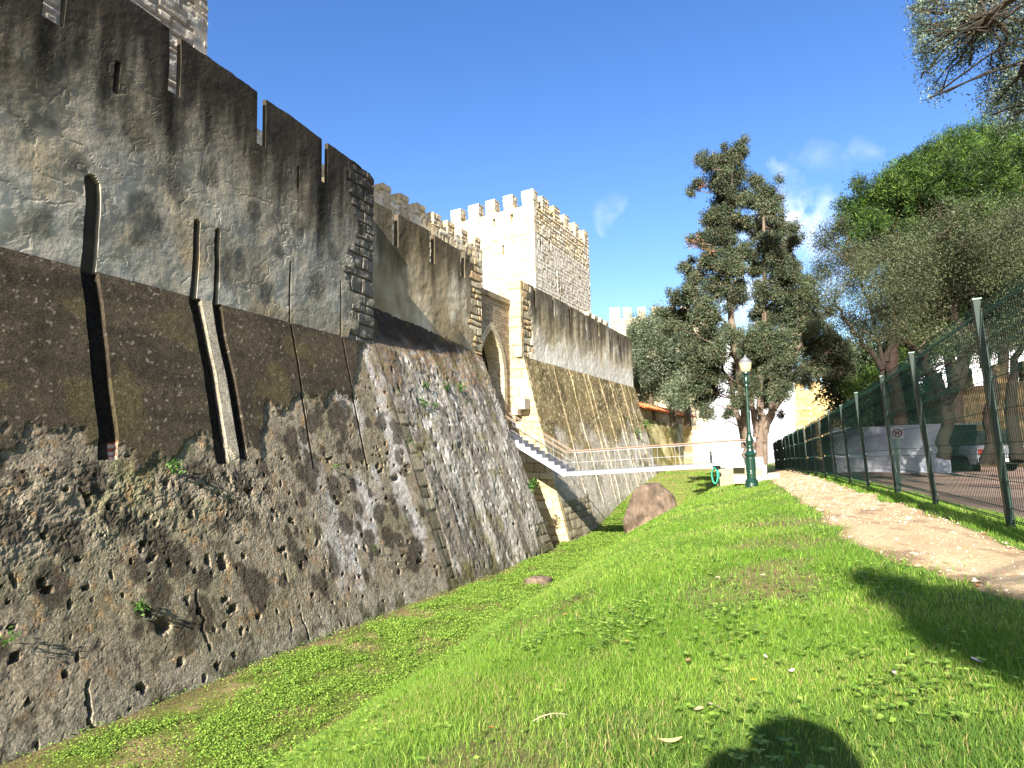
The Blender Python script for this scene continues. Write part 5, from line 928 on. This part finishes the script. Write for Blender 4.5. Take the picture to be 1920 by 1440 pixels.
for i, (x, y, n, lb, sc) in enumerate(((741, 738, 24, 'small green weed near the foot of the wall corner', .9), (793, 724, 40, 'green weed below the set-back wall, left of a pair', 1.1), (833, 727, 40, 'green weed row under the brown patch of the slope', 1.1), (858, 729, 50, 'bright green weed right of the weed row on the slope', 1.2), (788, 760, 40, 'pale green weed above the old block band', 1.1), (810, 763, 36, 'pale green weed beside the old block band', 1.), (993, 910, 70, 'leafy weed hanging near the gate end of the slope', 1.6), (760, 828, 20, 'small weed inside a pit beside the block band', .9))):
    d_ = ray(x, y); n_ = np.cross(B2 - B, E - B2); n_ /= np.linalg.norm(n_); n_ = n_ if n_[0] > 0 else -n_; weed(onpl(x, y, B2 * .5 + B * .5, n_) + n_ * .12, n, 70 + i, lb, sc * 1.3)
for i, (x, y, n, sc, lb) in enumerate(((1207, 796, 60, 1.8, 'bright green tuft at the far end of the ribbed slope'), (1190, 812, 40, 1.6, 'green tuft on the ribbed slope below the tiles'))):
    n3 = np.cross(U3, B3 - Wc); n3 /= np.linalg.norm(n3); n3 = n3 if n3[0] > 0 else -n3; weed(onpl(x, y, Wc, n3) + n3 * .15, n, 85 + i, lb, sc * 1.6)
# ------------------------------------------------------------------ grass
def blades(name, bands, seed, m, cols_, label, cat, wide=1.):
    R = np.random.default_rng(seed); VV, FF, CC = [], [], []; nv0 = 0
    for (s0, s1, w0, w1, dens_, ln, wd, cond) in bands:
        n = int((s1 - s0) * (w1 - w0) * dens_); s = R.uniform(s0, s1, n); w = R.uniform(w0, w1, n); x = s * DU[0] + w * DW[0]; y = s * DU[1] + w * DW[1]
        px = 960 + F * x / np.maximum(y, .1); k = (y > .5) & (px > -120) & (px < 2060); k &= cond(s, w, R); x, y, s, w = x[k], y[k], s[k], w[k]; n = len(x)
        z = ground_z(x, y) - .004; h = ln * R.uniform(.45, 1.25, n) * (.6 + .9 * fbm(s * 1.3, w * 1.3, seed + 5, 3)); a = R.uniform(0, 2 * math.pi, n); dx, dy = np.cos(a), np.sin(a)
        b = R.uniform(.15, .9, n) * h; wdd = wd * R.uniform(.6, 1.2, n); la = R.uniform(0, 2 * math.pi, n) * 0 + a + R.normal(0, .9, n); lx, ly = np.cos(la + 1.57) * b, np.sin(la + 1.57) * b
        P = np.stack([np.stack([x - dx * wdd, y - dy * wdd, z], -1), np.stack([x + dx * wdd, y + dy * wdd, z], -1), np.stack([x + dx * wdd * .8 + lx * .35, y + dy * wdd * .8 + ly * .35, z + h * .6], -1), np.stack([x - dx * wdd * .8 + lx * .35, y - dy * wdd * .8 + ly * .35, z + h * .6], -1), np.stack([x + lx, y + ly, z + h * .95], -1)], 1)
        VV.append(P.reshape(-1, 3)); i = np.arange(n) * 5 + nv0; nv0 += 5 * n; FF.append(np.stack([i, i + 1, i + 2, i + 3], -1)); FF.append(np.stack([i + 3, i + 2, i + 4, i + 4], -1))
        t = fbm(s * .7, w * .7, seed + 9, 4); kk = np.clip((t - .35) / .3 + R.normal(0, .35, n), 0, .999); c = np.array(cols_)[(kk * len(cols_)).astype(int)] * R.uniform(.75, 1.25, n)[:, None]
        dry = R.random(n) < .035 + .12 * sst(.55, .68, fbm(s * 1.2, w * 2.2, seed + 12, 3)); c[dry] = np.array(L(186, 170, 112)) * R.uniform(.7, 1.1, (dry.sum(), 1)); CC.append(np.repeat(c, 5, 0))
    V = np.concatenate(VV); Q = np.concatenate(FF); tri = Q[:, 2] == Q[:, 3]; tri = Q[:, 3] == Q[:, 2]
    me = bpy.data.meshes.new(name); q4 = Q[~tri]; t3 = Q[tri][:, :3]
    me.vertices.add(len(V)); me.vertices.foreach_set('co', V.astype(np.float32).ravel()); nl = len(q4) * 4 + len(t3) * 3; me.loops.add(nl); me.loops.foreach_set('vertex_index', np.concatenate([q4.ravel(), t3.ravel()]).astype(np.int32))
    me.polygons.add(len(q4) + len(t3)); me.polygons.foreach_set('loop_start', np.concatenate([np.arange(len(q4)) * 4, len(q4) * 4 + np.arange(len(t3)) * 3]).astype(np.int32)); me.polygons.foreach_set('loop_total', np.concatenate([np.full(len(q4), 4), np.full(len(t3), 3)]).astype(np.int32)); me.update(calc_edges=True)
    a = me.color_attributes.new('Col', 'FLOAT_COLOR', 'POINT'); c = np.ones((len(V), 4), np.float32); c[:, :3] = np.concatenate(CC); a.data.foreach_set('color', c.ravel()); me.materials.append(m)
    o = bpy.data.objects.new(name, me); COL.objects.link(o); o['kind'] = 'stuff'; return tag(o, label, cat)
def thin(s, w, R):   # leave the path and worn patches bare
    onp = (w > path_l(s) - .03 + R.normal(0, .10, len(s))) & (w < path_r(s) + .02 + R.normal(0, .05, len(s))); bare = fbm(s * .8, w * 1.4, 35, 4) > .585 + R.normal(0, .05, len(s))
    wear = np.clip((w - (path_l(s) - .5)) / .5, 0, 1) * (w < path_l(s) + .2); return ~onp & ~(bare & (R.random(len(s)) < .8)) & ~(R.random(len(s)) < wear * .55)
G_ = [L(104, 140, 46), L(120, 156, 52), L(138, 170, 62), L(160, 186, 80), L(94, 126, 50)]
GM_ = LEAFM('grass_blade', .45, .55, .25)
blades('grass', [(.3, 3.2, -2.6, 1.6, 36000, .034, .0010, thin), (3.2, 6.5, -2.8, 1.9, 12000, .038, .0018, thin), (6.5, 12, -3.0, 1.9, 3600, .045, .0034, thin), (12, 24, -3.4, 2.0, 1000, .055, .007, thin), (24, 54, -5.5, 1.9, 260, .08, .016, thin), (32, 58, -10, -3, 170, .08, .016, lambda s, w, R: R.random(len(s)) < .75), (0.5, 40, -7.6, -2.6, 130, .07, .008, thin), (3, 40, -8.6, -6.6, 260, .05, .006, thin)], 90, GM_, G_, 'short green lawn grass covering the bank beside the path', 'grass')
CLV = [L(108, 142, 50), L(132, 162, 62), L(92, 124, 46), L(150, 174, 76)]
def cover(seed):
    R = np.random.default_rng(seed); n = 760000; s = R.uniform(5, 44, n); w = R.uniform(-10.4, -6.1, n); x = s * DU[0] + w * DW[0]; y = s * DU[1] + w * DW[1]; px = 960 + F * x / y
    k = (px > -100) & (px < 2000) & (R.random(n) < .12 + .9 * sst(.42, .55, fbm(s * 1.1, w * 1.6, 92, 5))) & (R.random(n) < .12 + .88 * sst(-9.9, -9.1, w + (fbm(s * .8, s * 0, 93, 2) - .5)))
    x, y, s, w = x[k], y[k], s[k], w[k]; n = len(x); C = np.stack([x, y, ground_z(x, y) + R.uniform(.01, .09, n)], -1); Nn = rand_dirs(R, n) * .8 + np.array([0, 0, 1.2]); Up = np.cross(Nn, rand_dirs(R, n))
    c = np.array(CLV)[R.integers(0, 4, n)] * R.uniform(.7, 1.25, n)[:, None]; sz = R.uniform(.006, .019, n) * (.7 + s / 24); o = leaf_mesh('ground_cover', C, Nn, Up, sz, sz * .8, c, LEAFM('clover_leaf', .3), None); o['kind'] = 'stuff'; return tag(o, 'low leafy weeds and clover covering the moat floor', 'ground cover')
cover(91)
def verge():   # clover patches on the near bank
    R = np.random.default_rng(95); C, N_, U_, K, Z_ = [], [], [], [], []
    for _ in range(150):
        s0, w0 = R.uniform(.8, 12), R.uniform(-2.0, 1.0); 
        if w0 > path_l(np.array([s0]))[0] - .1: continue
        m_ = R.integers(14, 60); s = s0 + R.normal(0, .12 * (1 + s0 / 8), m_); w = w0 + R.normal(0, .10, m_); x = s * DU[0] + w * DW[0]; y = s * DU[1] + w * DW[1]; z = ground_z(x, y) + R.uniform(.02, .05, m_)
        for j in range(3): a = R.uniform(0, 6.28, m_) * 0 + j * 2.09 + R.uniform(0, .5); r = .009; C.append(np.stack([x + np.cos(a) * r, y + np.sin(a) * r, z], -1)); N_.append(rand_dirs(R, m_) * .4 + np.array([0, 0, 1.])); U_.append(np.stack([np.cos(a) + 0 * x, np.sin(a) + 0 * x, 0 * x], -1)); K.append(np.array(CLV)[R.integers(0, 4, m_)] * R.uniform(.7, 1.1, m_)[:, None])
    o = leaf_mesh('clover', np.concatenate(C), np.concatenate(N_), np.concatenate(U_), .0095, .008, np.concatenate(K), LEAFM('clover_leaf', .3), None); o['kind'] = 'stuff'; tag(o, 'patches of pale green clover growing in the near lawn', 'clover')
verge()
# fallen leaves and twigs lying on the lawn
def litter():
    spots = [(1290, 1490 - 1440 + 1190, 0), (1258, 1390, 1), (1310, 1332, 2), (1340, 1325, 2), (1436, 1232, 3), (1484, 1258, 3), (1175, 1204, 4), (1412, 1276, 5), (1430, 1078, 3), (1060, 1152, 4), (1677, 1262, 3), (1833, 1240, 6), (1520, 985, 3), (1180, 1086, 2), (920, 1365, 4), (1530, 990, 2), (1345, 1085, 2)]
    names = ['curled brown leaf', 'long yellow leaf', 'broad tan leaf', 'pinkish white petal like leaf', 'orange brown leaf', 'small yellow orange leaf', 'crumpled pink leaf']; cl = [(168, 128, 92), (206, 206, 122), (188, 168, 132), (214, 184, 172), (196, 120, 74), (226, 176, 50), (220, 190, 196)]
    where = ['below the middle of the lawn', 'near the head shadow', 'left of the head shadow', 'beside a tan leaf near the shadow', 'in the mid lawn', 'right of centre in the lawn', 'on the upper left lawn', 'beside the yellow flower', 'on the bright rough grass', 'by the moat edge of the lawn', 'near the path side lawn', 'in the tree shadow', 'beside the path edge', 'on the crest of the bank', 'at the lower left of the lawn', 'on the path edge stones', 'in the sunny centre of the lawn']
    for i, (x, y, k) in enumerate(spots):
        if y > 1440: continue
        p = onz(x, y, -.66); 
        for _ in range(4): p = onz(x, y, float(ground_z(p[0], p[1])) + .026)
        a = random.uniform(0, 6.28); l_ = (.022, .028, .022, .013, .013, .012, .02)[k]; w_ = l_ * (.35, .2, .55, .4, .6, .7, .5)[k]; A = np.array([math.cos(a), math.sin(a), .1]); B_x = np.array([-math.sin(a), math.cos(a), .25])
        V = []; n = 7
        for t in np.linspace(-1, 1, n): hw2 = w_ * math.sqrt(max(0, 1 - t * t)) + .001; z_ = .3 * l_ * t * t; V += [p + A * l_ * t - B_x * hw2 + Zv * (z_ + .3 * hw2), p + A * l_ * t + Zv * z_, p + A * l_ * t + B_x * hw2 + Zv * (z_ + .3 * hw2)]
        F_ = [(3 * j + q_, 3 * j + 3 + q_, 3 * j + 4 + q_, 3 * j + 1 + q_) for j in range(n - 1) for q_ in (0, 1)]
        o = mesh('fallen_leaf', V, F_, mat('leaf_' + str(k), col=L(*cl[k]), rough=.7, trans=.2), None, smooth=True); tag(o, names[k] + ' lying ' + where[i], 'leaf', 'fallen leaves on the lawn')
    for i, (x, y, x2, y2, lb) in enumerate(((875, 1360, 910, 1372, 'short brown twig lying low in the lawn'), (1235, 1410, 1260, 1418, 'thin orange twig beside the head shadow'), (700, 1432, 745, 1440, 'pale bent stalk at the bottom of the lawn'))):
        a = onz(x, y, -.63); b = onz(x2, min(y2, 1460), -.63); a[2] = ground_z(a[0], a[1]) + .04; b[2] = ground_z(b[0], b[1]) + .03; mb = MB(); mb.c = L(176, 116, 72); mb.tube([a, (a + b) / 2 + Zv * .01, b], .0018, 5); tag(mb.build('twig', BARK, None), lb, 'twig', 'twigs on the lawn')
    # dry feathery frond
    c_ = onz(1030, 1238, -.62); c_[2] = ground_z(c_[0], c_[1]) + .028; mb = MB(); mb.c = L(170, 164, 124); ax_ = np.array([.9, .35, 0]); sp_ = [c_ + ax_ * .06 * t + Zv * .012 * (1 - t * t) for t in np.linspace(-1, 1, 7)]; mb.tube(sp_, .0015, 5)
    for j, p in enumerate(sp_[1:-1]): 
        for s_ in (-1, 1): mb.tube([p, p + np.array([-.2 + .1 * j, -s_ * .9, -.1]) * .03], [.002, .0005], 4)
    tag(mb.build('dry_frond', BARK, None), 'pale dried fern like frond lying in the middle of the lawn', 'frond')
litter()
# ------------------------------------------------------------------ the photographer (outside the frame, throws the shadow at the bottom)
def photographer():
    g_ = onz(1505, 1412, -.64); t_ = (g_[1] + .17) / LD[1]; H = g_ - LD * t_
    J = {'pelvis': (H[0] + .02, H[1] - .30, -.42), 'belly': (H[0] + .02, H[1] - .26, H[2] - .52), 'chest': (H[0] + .02, H[1] - .16, H[2] - .34), 'neck0': (H[0] + .01, H[1] - .08, H[2] - .19), 'neck': (H[0], H[1] - .04, H[2] - .11), 'skull': (H[0], H[1], H[2]), 'crown': (H[0], H[1] - .01, H[2] + .07)}
    for s, n in ((-1, 'l'), (1, 'r')):
        J['sh' + n] = (H[0] + s * .17, H[1] - .12, H[2] - .17); J['el' + n] = (H[0] + s * .30 - .03, H[1] - .02, H[2] - (.20 if s < 0 else .42))
        if s < 0:
            q2 = onz(1372, 1402, -.64); q3 = q2 - LD * ((q2[1] + .11) / LD[1]); J['el' + n] = tuple(q3); J['sh' + n] = (H[0] - .17, H[1] - .10, H[2] - .14)
        J['wr' + n] = (s * .10, -.085, -.045); J['pa' + n] = (s * .075, -.06, -.008)
        J['hip' + n] = (H[0] + s * .10, H[1] - .31, -.46); J['kn' + n] = (H[0] + s * .19, H[1] + (.10 if s > 0 else -.0), -.22 if s > 0 else -.58); J['an' + n] = (H[0] + s * .17, H[1] + (.02 if s > 0 else -.38), -.59); J['to' + n] = (H[0] + s * .19, H[1] + (.16 if s > 0 else -.50), -.63)
    rad = {'pelvis': .14, 'belly': .13, 'chest': .15, 'neck0': .08, 'neck': .055, 'skull': .095, 'crown': .085, 'sh': .085, 'el': .07, 'wr': .028, 'pa': .030, 'hip': .09, 'kn': .06, 'an': .042, 'to': .036}
    ks = list(J); ed = [('pelvis', 'belly'), ('belly', 'chest'), ('chest', 'neck0'), ('neck0', 'neck'), ('neck', 'skull'), ('skull', 'crown')]
    for n in 'lr': ed += [('chest', 'sh' + n), ('sh' + n, 'el' + n), ('el' + n, 'wr' + n), ('wr' + n, 'pa' + n), ('pelvis', 'hip' + n), ('hip' + n, 'kn' + n), ('kn' + n, 'an' + n), ('an' + n, 'to' + n)]
    fr = {}
    for s, n in ((-1, 'l'), (1, 'r')):   # fingers curled round the camera body, thumb from the side of the palm
        for i in range(5):
            b0 = np.array(J['pa' + n]); 
            pts = [b0 + np.array([-s * .004, .012, .018 - .012 * i]), b0 + np.array([-s * .020, .026, .020 - .012 * i]), b0 + np.array([-s * .038, .024, .020 - .012 * i])] if i < 4 else [b0 + np.array([-s * .012, -.012, .004]), b0 + np.array([-s * .035, -.016, .010]), b0 + np.array([-s * .055, -.012, .006])]
            prev = 'pa' + n
            for k, p in enumerate(pts): key = 'f%s%d%d' % (n, i, k); J[key] = tuple(p); fr[key] = .0085 - .001 * k; ks.append(key); ed.append((prev, key)); prev = key
    me = bpy.data.meshes.new('person'); me.from_pydata([J[k] for k in ks], [(ks.index(a), ks.index(b)) for a, b in ed], []); o = bpy.data.objects.new('person', me); COL.objects.link(o)
    m = o.modifiers.new('skin', 'SKIN'); m.use_smooth_shade = True; o.modifiers.new('sub', 'SUBSURF').render_levels = 1
    for i, k in enumerate(ks):
        r = fr.get(k) or rad.get(k) or rad[k[:-1]]; me.skin_vertices[0].data[i].radius = (r, r)
    me.skin_vertices[0].data[ks.index('pelvis')].use_root = True
    me.materials.append(mat('dark_clothes', col=L(52, 56, 70), rough=.9, noise=[(12, .8, 1.2, 3)])); tag(o, 'crouching photographer in dark clothes holding a camera to the eye', 'person')
    mb = MB(); mb.lathe((H[0], H[1] - .02, H[2] - .03), [(.10, -.09), (.118, -.02), (.122, .05), (.105, .11), (.06, .145), (.01, .155)], 20); mb.build('hair', mat('dark_hair', col=L(44, 34, 28), rough=.7), o)
    mb = MB(); mb.abox(-.052, .052, -.055, -.03, -.034, .03); cb = mb.build('compact_camera', mat('black_plastic', col=(.02, .02, .02), rough=.4), None); tag(cb, 'small black compact camera held in both hands', 'camera')
photographer()

def grit():   # small stones strewn over the path
    R = np.random.default_rng(140); n = 9000; s = R.uniform(1.6, 26, n); k = R.random(n); a = path_l(s); b = path_r(s); w = a + .04 + (b - a - .08) * k; x = s * DU[0] + w * DW[0]; y = s * DU[1] + w * DW[1]; z = ground_z(x, y) + .012
    r = R.uniform(.0025, .009, n) * (1 + s / 20) * np.where(R.random(n) < .04, 2.2, 1.); O_ = np.array([[1, 0, 0], [0, 1, 0], [-1, 0, 0], [0, -1, 0], [0, 0, .7], [0, 0, -.5]]); T_ = np.array([[0, 1, 4], [1, 2, 4], [2, 3, 4], [3, 0, 4], [1, 0, 5], [2, 1, 5], [3, 2, 5], [0, 3, 5]])
    V = np.stack([x, y, z], -1)[:, None] + O_[None] * (r[:, None, None] * R.uniform(.6, 1.3, (n, 6, 1))); Fq = (np.arange(n)[:, None, None] * 6 + T_[None]).reshape(-1, 3)
    pal = np.array([L(176, 160, 134), L(160, 138, 112), L(124, 104, 84), L(196, 184, 164), L(150, 104, 72)]); c = pal[R.integers(0, 5, n)]
    o = mesh('gravel', V.reshape(-1, 3), Fq, mat('small_stones', attr=True, rough=.95), None, col=np.repeat(c, 6, 0)); o['kind'] = 'stuff'; tag(o, 'small stones and grit strewn over the dirt path', 'gravel')
grit()
